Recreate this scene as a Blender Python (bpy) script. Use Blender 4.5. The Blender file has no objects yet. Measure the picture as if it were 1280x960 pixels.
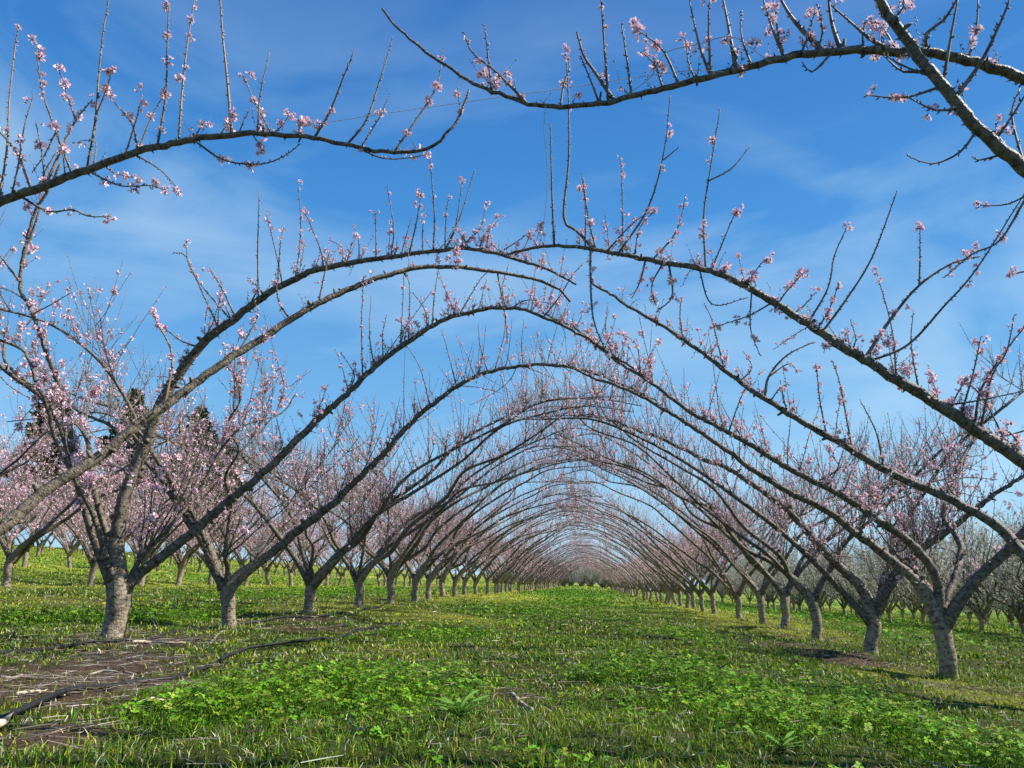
import bpy, math, random
import numpy as np
from mathutils import Vector

# ------------------------------------------------------------------ camera, world, sun, exposure
S = bpy.context.scene
W = bpy.data.worlds.new("World"); S.world = W; W.use_nodes = True
F = 967.0                                   # focal length in photo pixels (1280 wide)
CZ = 0.62                                   # camera height above the lane datum
VPX, VPY = 735.0, 728.0                     # vanishing point of the rows
TH = math.atan((VPY - 480) / F)
PSI = math.atan((VPX - 640) / F * math.cos(TH))
cd = bpy.data.cameras.new("camera"); cam = bpy.data.objects.new("camera", cd); S.collection.objects.link(cam)
cam.location = (0, 0, CZ); cam.rotation_euler = (math.pi / 2 + TH, 0, PSI)
cd.sensor_width = 36; cd.lens = 36 * F / 1280; cd.clip_start = 0.05; cd.clip_end = 3000
S.camera = cam
SUN_EL, SUN_AZ = math.radians(44), math.radians(80)      # azimuth clockwise from +Y
nt = W.node_tree; nd = nt.nodes; lk = nt.links
for n in list(nd): nd.remove(n)
wo = nd.new('ShaderNodeOutputWorld'); bg = nd.new('ShaderNodeBackground'); bg.inputs[1].default_value = 0.10
sky = nd.new('ShaderNodeTexSky'); sky.sky_type = 'NISHITA'; sky.sun_disc = False
sky.sun_elevation = SUN_EL; sky.sun_rotation = SUN_AZ; sky.air_density = 1.0; sky.dust_density = 0.0; sky.ozone_density = 3.0
tc = nd.new('ShaderNodeTexCoord'); sx = nd.new('ShaderNodeSeparateXYZ'); lk.new(tc.outputs['Generated'], sx.inputs[0])
gr = nd.new('ShaderNodeValToRGB'); ge = gr.color_ramp.elements        # clear deep blue, paler low down
for _i in range(3): ge.new(0.5)
for el, (p_, c_) in zip(ge, [(0.0, (.36, .65, .90)), (.13, (.21, .53, .88)), (.42, (.052, .295, .73)), (.66, (.022, .166, .55)), (1.0, (.028, .135, .46))]):
    el.position = p_; el.color = (*c_, 1)
lk.new(sx.outputs['Z'], gr.inputs[0])
vm = nd.new('ShaderNodeVectorMath'); vm.operation = 'SCALE'; vm.inputs['Scale'].default_value = 5.35; lk.new(gr.outputs[0], vm.inputs[0])
mb_ = nd.new('ShaderNodeMix'); mb_.data_type = 'RGBA'; mb_.inputs[0].default_value = 0.88
lk.new(sky.outputs[0], mb_.inputs[6]); lk.new(vm.outputs[0], mb_.inputs[7])
mp = nd.new('ShaderNodeMapping'); mp.inputs['Scale'].default_value = (1.2, 2.2, 4.0); mp.inputs['Rotation'].default_value = (0.3, 0.2, 0.5)
nz = nd.new('ShaderNodeTexNoise'); nz.inputs['Scale'].default_value = 1.5; nz.inputs['Detail'].default_value = 7; nz.inputs['Distortion'].default_value = 0.9
cr = nd.new('ShaderNodeValToRGB'); cr.color_ramp.elements[0].position = 0.44; cr.color_ramp.elements[1].position = 0.85
cr.color_ramp.elements[1].color = (0.55, 0.55, 0.55, 1)
mx = nd.new('ShaderNodeMix'); mx.data_type = 'RGBA'; mx.inputs[7].default_value = (4.1, 5.3, 5.7, 1)
lk.new(tc.outputs['Generated'], mp.inputs[0]); lk.new(mp.outputs[0], nz.inputs['Vector'])
mp.inputs['Location'].default_value = (2.3, 0.7, 1.9)
zr = nd.new('ShaderNodeMapRange'); zr.inputs[1].default_value = .66; zr.inputs[2].default_value = .40; zr.inputs[3].default_value = .25; lk.new(sx.outputs['Z'], zr.inputs[0])
zm = nd.new('ShaderNodeMath'); zm.operation = 'MULTIPLY'; lk.new(cr.outputs[0], zm.inputs[0]); lk.new(zr.outputs[0], zm.inputs[1])
lk.new(nz.outputs['Fac'], cr.inputs[0]); lk.new(zm.outputs[0], mx.inputs[0]); lk.new(mb_.outputs[2], mx.inputs[6])
lk.new(mx.outputs[2], bg.inputs[0]); lk.new(bg.outputs[0], wo.inputs[0])
sd = bpy.data.lights.new("sun", 'SUN'); sd.energy = 5.0; sd.angle = math.radians(0.53); sd.color = (1, 0.95, 0.87)
so = bpy.data.objects.new("sun", sd); S.collection.objects.link(so)
sdir = Vector((math.sin(SUN_AZ) * math.cos(SUN_EL), math.cos(SUN_AZ) * math.cos(SUN_EL), math.sin(SUN_EL)))
so.rotation_euler = sdir.to_track_quat('Z', 'Y').to_euler()
S.view_settings.view_transform = 'Standard'; S.view_settings.look = 'None'
S.view_settings.exposure = 0.9; S.view_settings.gamma = 1.0; S.view_settings.use_curve_mapping = False

# ------------------------------------------------------------------ pixel <-> place
R_ = np.array([math.cos(PSI), math.sin(PSI), 0.0])
FW = np.array([-math.sin(PSI) * math.cos(TH), math.cos(PSI) * math.cos(TH), math.sin(TH)])
U_ = np.cross(R_, FW)
C_ = np.array([0, 0, CZ])
def P(px, py, Y):
    d = R_ * (px - 640) / F + U_ * (480 - py) / F + FW
    return C_ + d * (Y / d[1])
def proj(p):
    v = np.asarray(p) - C_
    z = v @ FW
    return np.stack([640 + F * (v @ R_) / z, 480 - F * (v @ U_) / z], -1)

# ------------------------------------------------------------------ ground height
_gx = np.array([-400, -100, -60, -40, -25, -18, -10.8, -7, -3.7, -1.5, 0, 1.5, 3.45, 6, 10, 20, 60, 200, 400.])
_gz = np.array([9, 6, 3.9, 2.4, 1.1, .42, -.18, -.33, -.46, -.53, -.57, -.66, -.83, -.98, -1.22, -1.9, -3.6, -5, -6.])
_fx = np.linspace(-400, 400, 8001); _fz = np.interp(_fx, _gx, _gz)
_k = np.ones(13) / 13; _fz[20:-20] = np.convolve(_fz, _k, 'same')[20:-20]
def ss(x, a, b):
    t = np.clip((x - a) / (b - a), 0, 1); return t * t * (3 - 2 * t)
def G(x, y):
    x = np.asarray(x, float); y = np.asarray(y, float)
    z = np.interp(x, _fx, _fz)
    z = z + 0.09 * ss(y, 6, 13) * ss(-x, 0, 3.5) - 0.14 * ss(-x, 2, 3.6) * ss(y, 18, 50)
    z = z + 0.06 * ss(y, 8, 14) * ss(x, 1, 3.4) - 0.22 * ss(x, 2, 3.4) * ss(y, 16, 50)
    z = z + 0.05 * ss(y, 15, 60) * (1 - ss(np.abs(x), 0.5, 3))
    z = z + 0.014 * np.sin(x * 3.1 + y * 1.3) + 0.012 * np.sin(y * 4.3 - x * 2.2) + 0.01 * np.sin(x * 7.7 + 1) * np.sin(y * 6.1)
    return z + CZ
def gp(px, py):
    lo, hi = 0.5, 400.0
    for _ in range(50):
        m = math.sqrt(lo * hi); p = P(px, py, m)
        if p[2] > float(G(p[0], p[1])): lo = m
        else: hi = m
    return P(px, py, lo)

# ------------------------------------------------------------------ materials
def mat(name):
    m = bpy.data.materials.new(name); m.use_nodes = True
    t = m.node_tree; b = t.nodes['Principled BSDF']; return m, t, b
def ramp(t, stops):
    r = t.nodes.new('ShaderNodeValToRGB'); e = r.color_ramp.elements
    while len(e) < len(stops): e.new(0.5)
    for el, (p, c) in zip(e, stops): el.position = p; el.color = (*c, 1)
    return r
def noise(t, scale, detail=4, vec=None, rough=.5):
    n = t.nodes.new('ShaderNodeTexNoise'); n.inputs['Scale'].default_value = scale; n.inputs['Detail'].default_value = detail
    n.inputs['Roughness'].default_value = rough
    if vec is not None: t.links.new(vec, n.inputs['Vector'])
    return n
def bark_material(name, dark, mid, light, rough):
    m, t, b = mat(name)
    at = t.nodes.new('ShaderNodeAttribute'); at.attribute_name = 'tc'
    ob = t.nodes.new('ShaderNodeTexCoord')
    mpg = t.nodes.new('ShaderNodeMapping'); mpg.inputs['Scale'].default_value = (14, 14, 42)
    t.links.new(at.outputs['Vector'], mpg.inputs[0])
    ring = noise(t, 1.0, 5, mpg.outputs[0], .65)
    blotch = noise(t, 30, 8, ob.outputs['Object'], .78)
    fine = noise(t, 70, 3, ob.outputs['Object'], .6)
    r1 = ramp(t, [(.38, dark), (.47, mid), (.66, light)]); t.links.new(blotch.outputs['Fac'], r1.inputs[0])
    r2 = ramp(t, [(.36, (.3, .28, .26)), (.5, (1, 1, 1)), (.7, (1.1, 1.1, 1.1))]); t.links.new(ring.outputs['Fac'], r2.inputs[0])
    mu = t.nodes.new('ShaderNodeMix'); mu.data_type = 'RGBA'; mu.blend_type = 'MULTIPLY'; mu.inputs[0].default_value = 0.9
    t.links.new(r1.outputs[0], mu.inputs[6]); t.links.new(r2.outputs[0], mu.inputs[7])
    t.links.new(mu.outputs[2], b.inputs['Base Color'])
    b.inputs['Roughness'].default_value = rough; b.inputs['Specular IOR Level'].default_value = .2
    ad = t.nodes.new('ShaderNodeMath'); ad.operation = 'ADD'; t.links.new(ring.outputs['Fac'], ad.inputs[0]); t.links.new(fine.outputs['Fac'], ad.inputs[1])
    bp = t.nodes.new('ShaderNodeBump'); bp.inputs['Strength'].default_value = .8; bp.inputs['Distance'].default_value = .012
    t.links.new(ad.outputs[0], bp.inputs['Height']); t.links.new(bp.outputs[0], b.inputs['Normal'])
    return m
M_TRUNK = bark_material('trunk_bark', (.075, .056, .034), (.25, .20, .135), (.42, .355, .255), .6)
M_LIMB = bark_material('limb_bark', (.036, .028, .02), (.15, .12, .085), (.265, .225, .175), .5)
def simple(name, c1, c2, rough=.7, scale=30, spec=.3):
    m, t, b = mat(name)
    oi = t.nodes.new('ShaderNodeTexCoord'); n = noise(t, scale, 3, oi.outputs['Object'])
    r = ramp(t, [(.35, c1), (.65, c2)]); t.links.new(n.outputs['Fac'], r.inputs[0]); t.links.new(r.outputs[0], b.inputs['Base Color'])
    b.inputs['Roughness'].default_value = rough; b.inputs['Specular IOR Level'].default_value = spec
    return m
M_SHOOT = simple('shoot_bark', (.085, .062, .046), (.23, .185, .145), .6, 14, .25)
M_TAN = simple('young_tan_bark', (.17, .10, .055), (.33, .22, .14), .55, 9, .4)
M_BUD = simple('bud_scales', (.15, .12, .095), (.34, .29, .24), .8, 25)
def petal_material(name, c1, c2, tr):
    m, t, b = mat(name)
    oi = t.nodes.new('ShaderNodeTexCoord'); n = noise(t, 6, 2, oi.outputs['Object'])
    r = ramp(t, [(.3, c1), (.7, c2)]); t.links.new(n.outputs['Fac'], r.inputs[0]); t.links.new(r.outputs[0], b.inputs['Base Color'])
    b.inputs['Roughness'].default_value = .7; b.inputs['Specular IOR Level'].default_value = .15
    tl = t.nodes.new('ShaderNodeBsdfTranslucent'); t.links.new(r.outputs[0], tl.inputs[0])
    ms = t.nodes.new('ShaderNodeMixShader'); ms.inputs[0].default_value = tr
    o = [x for x in t.nodes if x.type == 'OUTPUT_MATERIAL'][0]
    t.links.new(b.outputs[0], ms.inputs[1]); t.links.new(tl.outputs[0], ms.inputs[2]); t.links.new(ms.outputs[0], o.inputs[0])
    return m
M_PETAL = petal_material('pink_petal', (.84, .45, .56), (.93, .81, .85), .24)
M_HEART = petal_material('petal_heart', (.42, .06, .15), (.66, .17, .30), .2)
M_WHITE = petal_material('white_petal', (.60, .60, .54), (.76, .75, .72), .3)
M_YLEAF = petal_material('young_leaf', (.16, .22, .06), (.28, .33, .12), .3)
def colour_attr_material(name, tr=.3, rough=.6, spec=.25):
    m, t, b = mat(name)
    at = t.nodes.new('ShaderNodeAttribute'); at.attribute_name = 'col'
    t.links.new(at.outputs['Color'], b.inputs['Base Color'])
    b.inputs['Roughness'].default_value = rough; b.inputs['Specular IOR Level'].default_value = spec
    if tr > 0:
        tl = t.nodes.new('ShaderNodeBsdfTranslucent'); t.links.new(at.outputs['Color'], tl.inputs[0])
        ms = t.nodes.new('ShaderNodeMixShader'); ms.inputs[0].default_value = tr
        o = [x for x in t.nodes if x.type == 'OUTPUT_MATERIAL'][0]
        t.links.new(b.outputs[0], ms.inputs[1]); t.links.new(tl.outputs[0], ms.inputs[2]); t.links.new(ms.outputs[0], o.inputs[0])
    return m
M_BLADE = colour_attr_material('grass_blade', .2, .6, .12)
M_DRY = colour_attr_material('dry_litter', 0, .9, .1)
M_HOSE = simple('black_polythene', (.008, .008, .009), (.022, .021, .02), .6, 40, .25)
M_STICK = simple('dead_wood', (.12, .085, .06), (.36, .31, .26), .85, 18)
M_PALE = simple('pale_wood', (.50, .40, .27), (.68, .58, .42), .8, 12)
M_TWINE = simple('twine_fibre', (.42, .40, .38), (.62, .60, .56), .8, 60)
M_NEEDLE = simple('conifer_needles', (.022, .035, .014), (.05, .07, .026), .7, 3)

# ------------------------------------------------------------------ mesh building (numpy triangles)
class MB:
    def __init__(s): s.v = []; s.t = []; s.m = []; s.c = []; s.tc = []; s.n = 0
    def add(s, v, t, m=0, col=None, tcv=None):
        v = np.asarray(v, np.float32).reshape(-1, 3); t = np.asarray(t, np.int32).reshape(-1, 3)
        s.v.append(v); s.t.append(t + s.n); s.m.append(np.broadcast_to(np.asarray(m, np.int32), (len(t),)))
        s.c.append(np.ones((len(v), 3), np.float32) if col is None else np.broadcast_to(np.asarray(col, np.float32), (len(v), 3)))
        s.tc.append(np.zeros((len(v), 3), np.float32) if tcv is None else np.asarray(tcv, np.float32))
        s.n += len(v)
    def mesh(s, name, mats, smooth=True, col=False, tcv=False):
        me = bpy.data.meshes.new(name)
        v = np.concatenate(s.v); t = np.concatenate(s.t); m = np.concatenate(s.m)
        me.vertices.add(len(v)); me.vertices.foreach_set('co', v.ravel())
        me.loops.add(len(t) * 3); me.loops.foreach_set('vertex_index', t.ravel().astype(np.int32))
        me.polygons.add(len(t)); me.polygons.foreach_set('loop_start', np.arange(len(t), dtype=np.int32) * 3)
        me.polygons.foreach_set('material_index', m.astype(np.int32))
        me.polygons.foreach_set('use_smooth', np.full(len(t), smooth))
        for x in mats: me.materials.append(x)
        if col:
            a = me.attributes.new('col', 'FLOAT_COLOR', 'POINT'); c = np.concatenate(s.c)
            a.data.foreach_set('color', np.concatenate([c, np.ones((len(c), 1), np.float32)], 1).ravel())
        if tcv:
            a = me.attributes.new('tc', 'FLOAT_VECTOR', 'POINT'); a.data.foreach_set('vector', np.concatenate(s.tc).ravel())
        me.update(calc_edges=True)
        return me
def nrm(a): return a / np.maximum(np.linalg.norm(a, axis=-1, keepdims=True), 1e-9)
def smooth_path(pts, step):
    """Catmull-Rom through the points, resampled about every step metres."""
    p = np.asarray(pts, float)
    if len(p) < 3:
        n = max(2, int(np.linalg.norm(p[1] - p[0]) / step) + 1)
        return p[0] + (p[-1] - p[0]) * np.linspace(0, 1, n)[:, None]
    q = np.vstack([2 * p[0] - p[1], p, 2 * p[-1] - p[-2]]); out = []
    for i in range(1, len(q) - 2):
        n = max(2, int(np.linalg.norm(q[i + 1] - q[i]) / step) + 1)
        t = np.linspace(0, 1, n, endpoint=False)[:, None]
        a, b, c, d = q[i - 1], q[i], q[i + 1], q[i + 2]
        out.append(.5 * (2 * b + (c - a) * t + (2 * a - 5 * b + 4 * c - d) * t ** 2 + (3 * b - a - 3 * c + d) * t ** 3))
    out.append(p[-1:]); return np.vstack(out)
def tube(mb, pts, rad, n=6, m=0, rng=None, lump=0.0, col=None):
    pts = np.asarray(pts, float); k = len(pts)
    rad = np.broadcast_to(np.asarray(rad, float), (k,))
    tan = nrm(np.gradient(pts, axis=0))
    ax = np.eye(3)[np.argmin(np.abs(tan).max(0))]
    n1 = nrm(np.cross(tan, ax)); n2 = np.cross(tan, n1)
    a = np.linspace(0, 2 * math.pi, n, endpoint=False)
    rr = np.repeat(rad[:, None], n, 1)
    if lump and rng is not None:
        nz_ = rng.normal(0, 1, (k + 8, n)); nz_ = sum(nz_[i:i + k] for i in range(8)) / 2.83
        nz_ = (nz_ + np.roll(nz_, 1, 1)) * .7
        rr = rr * (1 + lump * nz_ + lump * .35 * rng.normal(0, 1, (k, n)))
    v = pts[:, None] + rr[..., None] * (np.cos(a)[None, :, None] * n1[:, None] + np.sin(a)[None, :, None] * n2[:, None])
    arc = np.concatenate([[0], np.cumsum(np.linalg.norm(np.diff(pts, axis=0), axis=1))])
    tcv = np.stack([np.cos(a)[None] * rad[:, None] * 1.0, np.sin(a)[None] * rad[:, None], np.repeat(arc[:, None], n, 1)], -1)
    i = np.arange(k - 1)[:, None] * n; j = np.arange(n)[None]; j2 = (j + 1) % n
    A, B, Cc, D = i + j, i + j2, i + n + j2, i + n + j
    t = np.concatenate([np.stack([A, B, Cc], -1).reshape(-1, 3), np.stack([A, Cc, D], -1).reshape(-1, 3)])
    tip = pts[-1] + tan[-1] * rad[-1] * .8
    v = np.vstack([v.reshape(-1, 3), tip, pts[0]]); tcv = np.vstack([tcv.reshape(-1, 3), tcv[-1, :1], tcv[0, :1]])
    e = (k - 1) * n; jj = np.arange(n); jn = (jj + 1) % n
    t = np.concatenate([t, np.stack([e + jj, e + jn, np.full(n, k * n)], -1), np.stack([jn, jj, np.full(n, k * n + 1)], -1)])
    mb.add(v, t, m, col=col, tcv=tcv)
OCT_T = np.array([[0, 2, 3], [0, 3, 4], [0, 4, 2], [1, 3, 2], [1, 4, 3], [1, 2, 4]])
def buds(mb, pos, dirs, size, m, long=1.5):
    """small pointed bud: triangular bipyramid along dirs"""
    pos = np.asarray(pos); d = nrm(np.asarray(dirs)); size = np.broadcast_to(np.asarray(size, float), (len(pos),))[:, None]
    h = nrm(np.cross(d, np.array([.31, .55, .77]))); g = np.cross(d, h)
    vs = [pos - d * size * .3, pos + d * size * long * 1.2]
    for k in range(3):
        a = 2 * math.pi * k / 3; vs.append(pos + d * size * .35 + size * .55 * (h * math.cos(a) + g * math.sin(a)))
    v = np.stack(vs, 1).reshape(-1, 3)
    t = (OCT_T[None] + (np.arange(len(pos)) * 5)[:, None, None]).reshape(-1, 3)
    mb.add(v, t, m)

# blossom clusters: arrays (verts, tris, mat) with slots petal 0, heart 1, calyx 2
def flower(rng, rad, openness, low):
    V, T, Mi = [], [], []
    n0 = 0
    for k in range(5):
        a = 2 * math.pi * k / 5 + rng.uniform(-.15, .15); op = openness + rng.uniform(-.15, .15)
        def pt(r, da, lift): return [r * math.cos(a + da), r * math.sin(a + da), lift]
        r = rad * rng.uniform(.85, 1.1); h = rad * (1.15 - op)
        if low:
            v = [pt(rad * .05, 0, 0), pt(r * op * .85, -.5, h * .7), pt(r * op, 0, h), pt(r * op * .85, .5, h * .7)]
            t = [[0, 1, 2], [0, 2, 3]]
        else:
            v = [pt(rad * .06, 0, 0), pt(r * op * .65, -.5, h * .45), pt(r * op * .97, -.28, h * .95 + rad * .08), pt(r * op * .97, .28, h * .95 + rad * .08), pt(r * op * .65, .5, h * .45), pt(r * op * .5, 0, h * .25 - rad * .05)]
            t = [[0, 1, 5], [1, 2, 5], [2, 3, 5], [3, 4, 5], [4, 0, 5]]
        V += v; T += [[i + n0 for i in q] for q in t]; Mi += [0] * len(t); n0 += len(v)
    if not low:      # dark heart with stamens, calyx behind
        for k in range(5):
            a = 2 * math.pi * (k + .5) / 5; b = rng.uniform(.3, .6) * rad
            V += [[.12 * rad * math.cos(a), .12 * rad * math.sin(a), .06 * rad], [.12 * rad * math.cos(a + 1), .12 * rad * math.sin(a + 1), .06 * rad], [.3 * rad * math.cos(a), .3 * rad * math.sin(a), b]]
            T += [[n0, n0 + 1, n0 + 2]]; Mi += [1]; n0 += 3
        V += [[0, 0, -.45 * rad]] + [[.2 * rad * math.cos(2 * math.pi * k / 4), .2 * rad * math.sin(2 * math.pi * k / 4), .03 * rad] for k in range(4)]
        T += [[n0, n0 + 1 + (k + 1) % 4, n0 + 1 + k] for k in range(4)]; Mi += [2] * 4
    else:
        V += [[.34 * rad * math.cos(2 * math.pi * k / 3), .34 * rad * math.sin(2 * math.pi * k / 3), .2 * rad] for k in range(3)]
        T += [[n0, n0 + 1, n0 + 2]]; Mi += [1]
    return np.array(V), np.array(T), np.array(Mi)
def rotm(rng, k):
    q = nrm(rng.normal(0, 1, (k, 4))); w, x, y, z = q.T
    return np.stack([1 - 2 * (y * y + z * z), 2 * (x * y - w * z), 2 * (x * z + w * y), 2 * (x * y + w * z), 1 - 2 * (x * x + z * z), 2 * (y * z - w * x), 2 * (x * z - w * y), 2 * (y * z + w * x), 1 - 2 * (x * x + y * y)], -1).reshape(k, 3, 3)
def cluster(rng, nf, rad, low):
    Vs, Ts, Ms = [], [], []; n0 = 0
    for i in range(nf):
        v, t, m = flower(rng, rad * rng.uniform(.75, 1.1), rng.choice([.35, .6, .8, .9]), low)
        d = nrm(rng.normal(0, 1, 3)); z = d; x = nrm(np.cross(z, [.3, .9, .2])); y = np.cross(z, x)
        v = v @ np.stack([x, y, z]) + d * rad * (.55 if nf > 1 else .25)
        Vs.append(v); Ts.append(t + n0); Ms.append(m); n0 += len(v)
    return np.vstack(Vs), np.vstack(Ts), np.concatenate(Ms)
r0 = np.random.default_rng(7)
CL_HI = [cluster(r0, n, .018, False) for n in (1, 2, 2, 3, 3, 4, 5, 6)]
CL_LO = [cluster(r0, n, .0175, True) for n in (1, 1, 2, 3, 3, 4)]
CL_FAR = [cluster(r0, n, .0235, True) for n in (1, 2, 2, 3)]
BLOSSOM_ME = []
for v, t, m in CL_HI:
    b = MB(); b.add(v, t, m); BLOSSOM_ME.append(b.mesh('blossom', [M_PETAL, M_HEART, M_SHOOT], smooth=False))
def blossoms_into(mb, pos, rng, variants, sc=(.8, 1.25)):
    pos = np.asarray(pos)
    if not len(pos): return
    pick = rng.integers(0, len(variants), len(pos)); Rm = rotm(rng, len(pos)); s = rng.uniform(*sc, len(pos))
    for i, (v, t, m) in enumerate(variants):
        k = np.where(pick == i)[0]
        if not len(k): continue
        vv = np.einsum('kij,vj->kvi', Rm[k], v) * s[k, None, None] + pos[k, None]
        tt = (t[None] + (np.arange(len(k)) * len(v))[:, None, None]).reshape(-1, 3)
        mb.add(vv.reshape(-1, 3), tt, np.tile(m, len(k)))

# ------------------------------------------------------------------ objects
COL = S.collection.objects
def link(name, data, parent=None):
    o = bpy.data.objects.new(name, data); COL.link(o)
    if parent is not None: o.parent = parent
    return o
def tag(o, label, cat=None, group=None, kind=None):
    if label: o['label'] = label
    if cat: o['category'] = cat
    if group: o['group'] = group
    if kind: o['kind'] = kind
    return o
def kinded(o, kind): o['kind'] = kind; return o

# ------------------------------------------------------------------ shoots
def grow_shoot(rng, p0, tan, length, up=None, spread=.35):
    """a one-year shoot: leaves the limb and turns upward"""
    if up is None:
        up = np.array([rng.normal(0, .3), rng.normal(0, .3), 1.0])
    side = rng.normal(0, 1, 3); side -= tan * (side @ tan); side = nrm(side)
    d0 = nrm(up * .9 + side * spread * rng.uniform(.3, 1.6) + tan * rng.normal(.1, .25))
    d1 = nrm(up + side * .12 + rng.normal(0, .08, 3))
    s = np.array([0, .2, .5, 1.0])[:, None]
    p = p0 + length * (d0 * (s - .4 * s * s) + d1 * .4 * s * s)
    return p + rng.normal(0, .012, (4, 3)) * length * np.array([0, .6, 1, .3])[:, None]
def shoot_geo(mb, path, r0_, n, step, budstep, budsize, rng, tan_mat=False):
    p = smooth_path(path, step); k = len(p)
    u = np.linspace(0, 1, k)
    rad = r0_ * (1 - .62 * u)
    tube(mb, p, rad, n, 2 if tan_mat else 0)
    if budstep:
        L = np.linalg.norm(np.diff(p, axis=0), axis=1).sum(); nb = int(L / budstep)
        if nb > 1:
            t = np.linspace(.06, 1, nb) + rng.uniform(-.3, .3, nb) / nb; t = np.clip(t, 0, 1) * (k - 1)
            i = np.minimum(t.astype(int), k - 2); fr = (t - i)[:, None]
            c = p[i] * (1 - fr) + p[i + 1] * fr; d = nrm(p[i + 1] - p[i])
            sd_ = rng.normal(0, 1, (nb, 3)); sd_ -= d * (sd_ * d).sum(1, keepdims=True); sd_ = nrm(sd_)
            rr = np.interp(t, np.arange(k), rad)[:, None]
            sz = budsize * rng.uniform(.6, 1.35, nb)
            buds(mb, c + sd_ * rr * .9, sd_ + d * .8, sz, 1)
    return p
def spurs(mb, p, rad, rng, every, m=0):
    """short dead spurs, thorny stubs and knots along a limb"""
    L = np.linalg.norm(np.diff(p, axis=0), axis=1).sum(); nb = int(L / every)
    if nb < 1: return
    i = rng.integers(1, len(p) - 1, nb); d = nrm(p[i + 1] - p[i - 1])
    sd_ = rng.normal(0, 1, (nb, 3)); sd_ -= d * (sd_ * d).sum(1, keepdims=True); sd_ = nrm(sd_)
    r = np.asarray(rad)[i][:, None]
    buds(mb, p[i] + sd_ * r * .85, sd_ + d * rng.normal(.2, .4, (nb, 1)), rng.uniform(.25, .75, nb) * np.minimum(.02, r[:, 0] * .55) + .003, m, long=2.0)

def arch_path(rng, z0, r_start, az, D, H, Dap, p=2.1, wob=.095):
    """a trained limb: rises steeply out of the fork and bends over to the horizontal"""
    d = np.concatenate([[r_start], np.array([.06, .13, .22, .33, .45, .58, .72, .86, 1.0]) * D])
    u = d / Dap
    z = z0 + (H - z0) * np.where(u < 1, 1 - np.clip(1 - u, 0, 1) ** p, 1 - .55 * (u - 1) ** 2 * 1.3)
    z[0] = z0
    bend = rng.normal(0, .12)
    a = az + bend * (d / D)
    x = d * np.cos(a) + rng.normal(0, wob, len(d)) * .5 * np.minimum(1, d / .6); y = d * np.sin(a) + rng.normal(0, wob, len(d)) * np.minimum(1, d / .6)
    z = z + rng.normal(0, wob * .45, len(d)) * np.minimum(1, d / .6)
    return np.stack([x, y, z], 1)

def branch_path(rng, p0, tan, L):
    side = np.array([-tan[1], tan[0], 0.0]); side = nrm(side) * rng.choice([-1, 1])
    d0 = nrm(side * rng.uniform(.5, 1.1) + tan * rng.uniform(.2, .9) + np.array([0, 0, rng.uniform(.2, .9)]))
    d1 = nrm(d0 * .5 + np.array([0, 0, 1.0]) + rng.normal(0, .15, 3))
    s = np.array([0, .15, .4, .7, 1.0])[:, None]
    return p0 + L * (d0 * (s - .35 * s * s) + d1 * .35 * s * s) + rng.normal(0, .02, (5, 3)) * s * L
def tangents(p): return nrm(np.gradient(p, axis=0))
def along(p, rng, n, lo, hi):
    arc = np.concatenate([[0], np.cumsum(np.linalg.norm(np.diff(p, axis=0), axis=1))])
    s = np.sort(rng.uniform(lo, hi, n)) * arc[-1]
    q = np.stack([np.interp(s, arc, p[:, k]) for k in range(3)], 1)
    i = np.clip(np.searchsorted(arc, s), 1, len(p) - 2)
    return q, tangents(p)[i], s / arc[-1]

def trunk_mesh(rng, fork, r, n=12, name='trunk', main=None):
    """trunk that runs on into its main limb (path, radii), so the joint has no seam"""
    h = fork[2]
    q = [np.array([0, 0, -.12])] + [np.array([fork[0], fork[1], 0]) * t ** .9 + np.array([0, 0, h * t]) + np.r_[rng.normal(0, .012, 2), 0] for t in (.02, .15, .35, .58, .82)]
    k0 = len(q)
    mp_, mr_ = main
    arc = np.concatenate([[0], np.cumsum(np.linalg.norm(np.diff(mp_, axis=0), axis=1))])
    up_ = (mp_[:, 2] > h * 1.0) | (arc > .3)
    a0 = arc[np.argmax(up_)] if up_.any() else .1
    sa = [a0 + .06, a0 + .2, a0 + .36, a0 + .5]
    q += [np.array([np.interp(a, arc, mp_[:, c]) for c in range(3)]) for a in sa]
    p = smooth_path(q, .035)
    for _ in range(4): p[1:-1] = .25 * p[:-2] + .5 * p[1:-1] + .25 * p[2:]
    pa = np.concatenate([[0], np.cumsum(np.linalg.norm(np.diff(p, axis=0), axis=1))])
    af = pa[np.argmax(p[:, 2] > h * .8)]; re_ = float(np.interp(sa[-1], arc, mr_))
    z = np.clip(pa - .12, 0, None) / h
    rad = r * (.95 + .22 * np.exp(-z * 9) + .12 * ss(z, .35, .85))
    b_ = ss(pa, af, pa[-1]); rad = rad * (1 - b_) + re_ * 1.0 * b_
    rad[-1] *= .96
    b = MB(); tube(b, p, rad, n, 0, rng, .03)
    return b.mesh(name, [M_TRUNK], tcv=True)

def limb_radii(p, ra, rb, power=.62, flare=.28):
    arc = np.concatenate([[0], np.cumsum(np.linalg.norm(np.diff(p, axis=0), axis=1))]); u = arc / arc[-1]
    return (ra + (rb - ra) * u ** power) * (1 + flare * np.exp(-arc / .14))

LIMB_MATS = [M_LIMB, M_LIMB]
SHOOT_MATS = [M_SHOOT, M_BUD, M_TAN]
PET_MATS = [M_PETAL, M_HEART, M_SHOOT]

def side_branches(rng, p, rad, n, lo, hi, Ls):
    out = []
    q, t, u = along(p, rng, n, lo, hi)
    for a, b, c in zip(q, t, u):
        bp_ = smooth_path(branch_path(rng, a, b, rng.uniform(*Ls)), .06)
        r = np.interp(c, np.linspace(0, 1, len(rad)), rad)
        out.append((bp_, limb_radii(bp_, min(.45 * r, .022), .004)))
    return out

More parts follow.
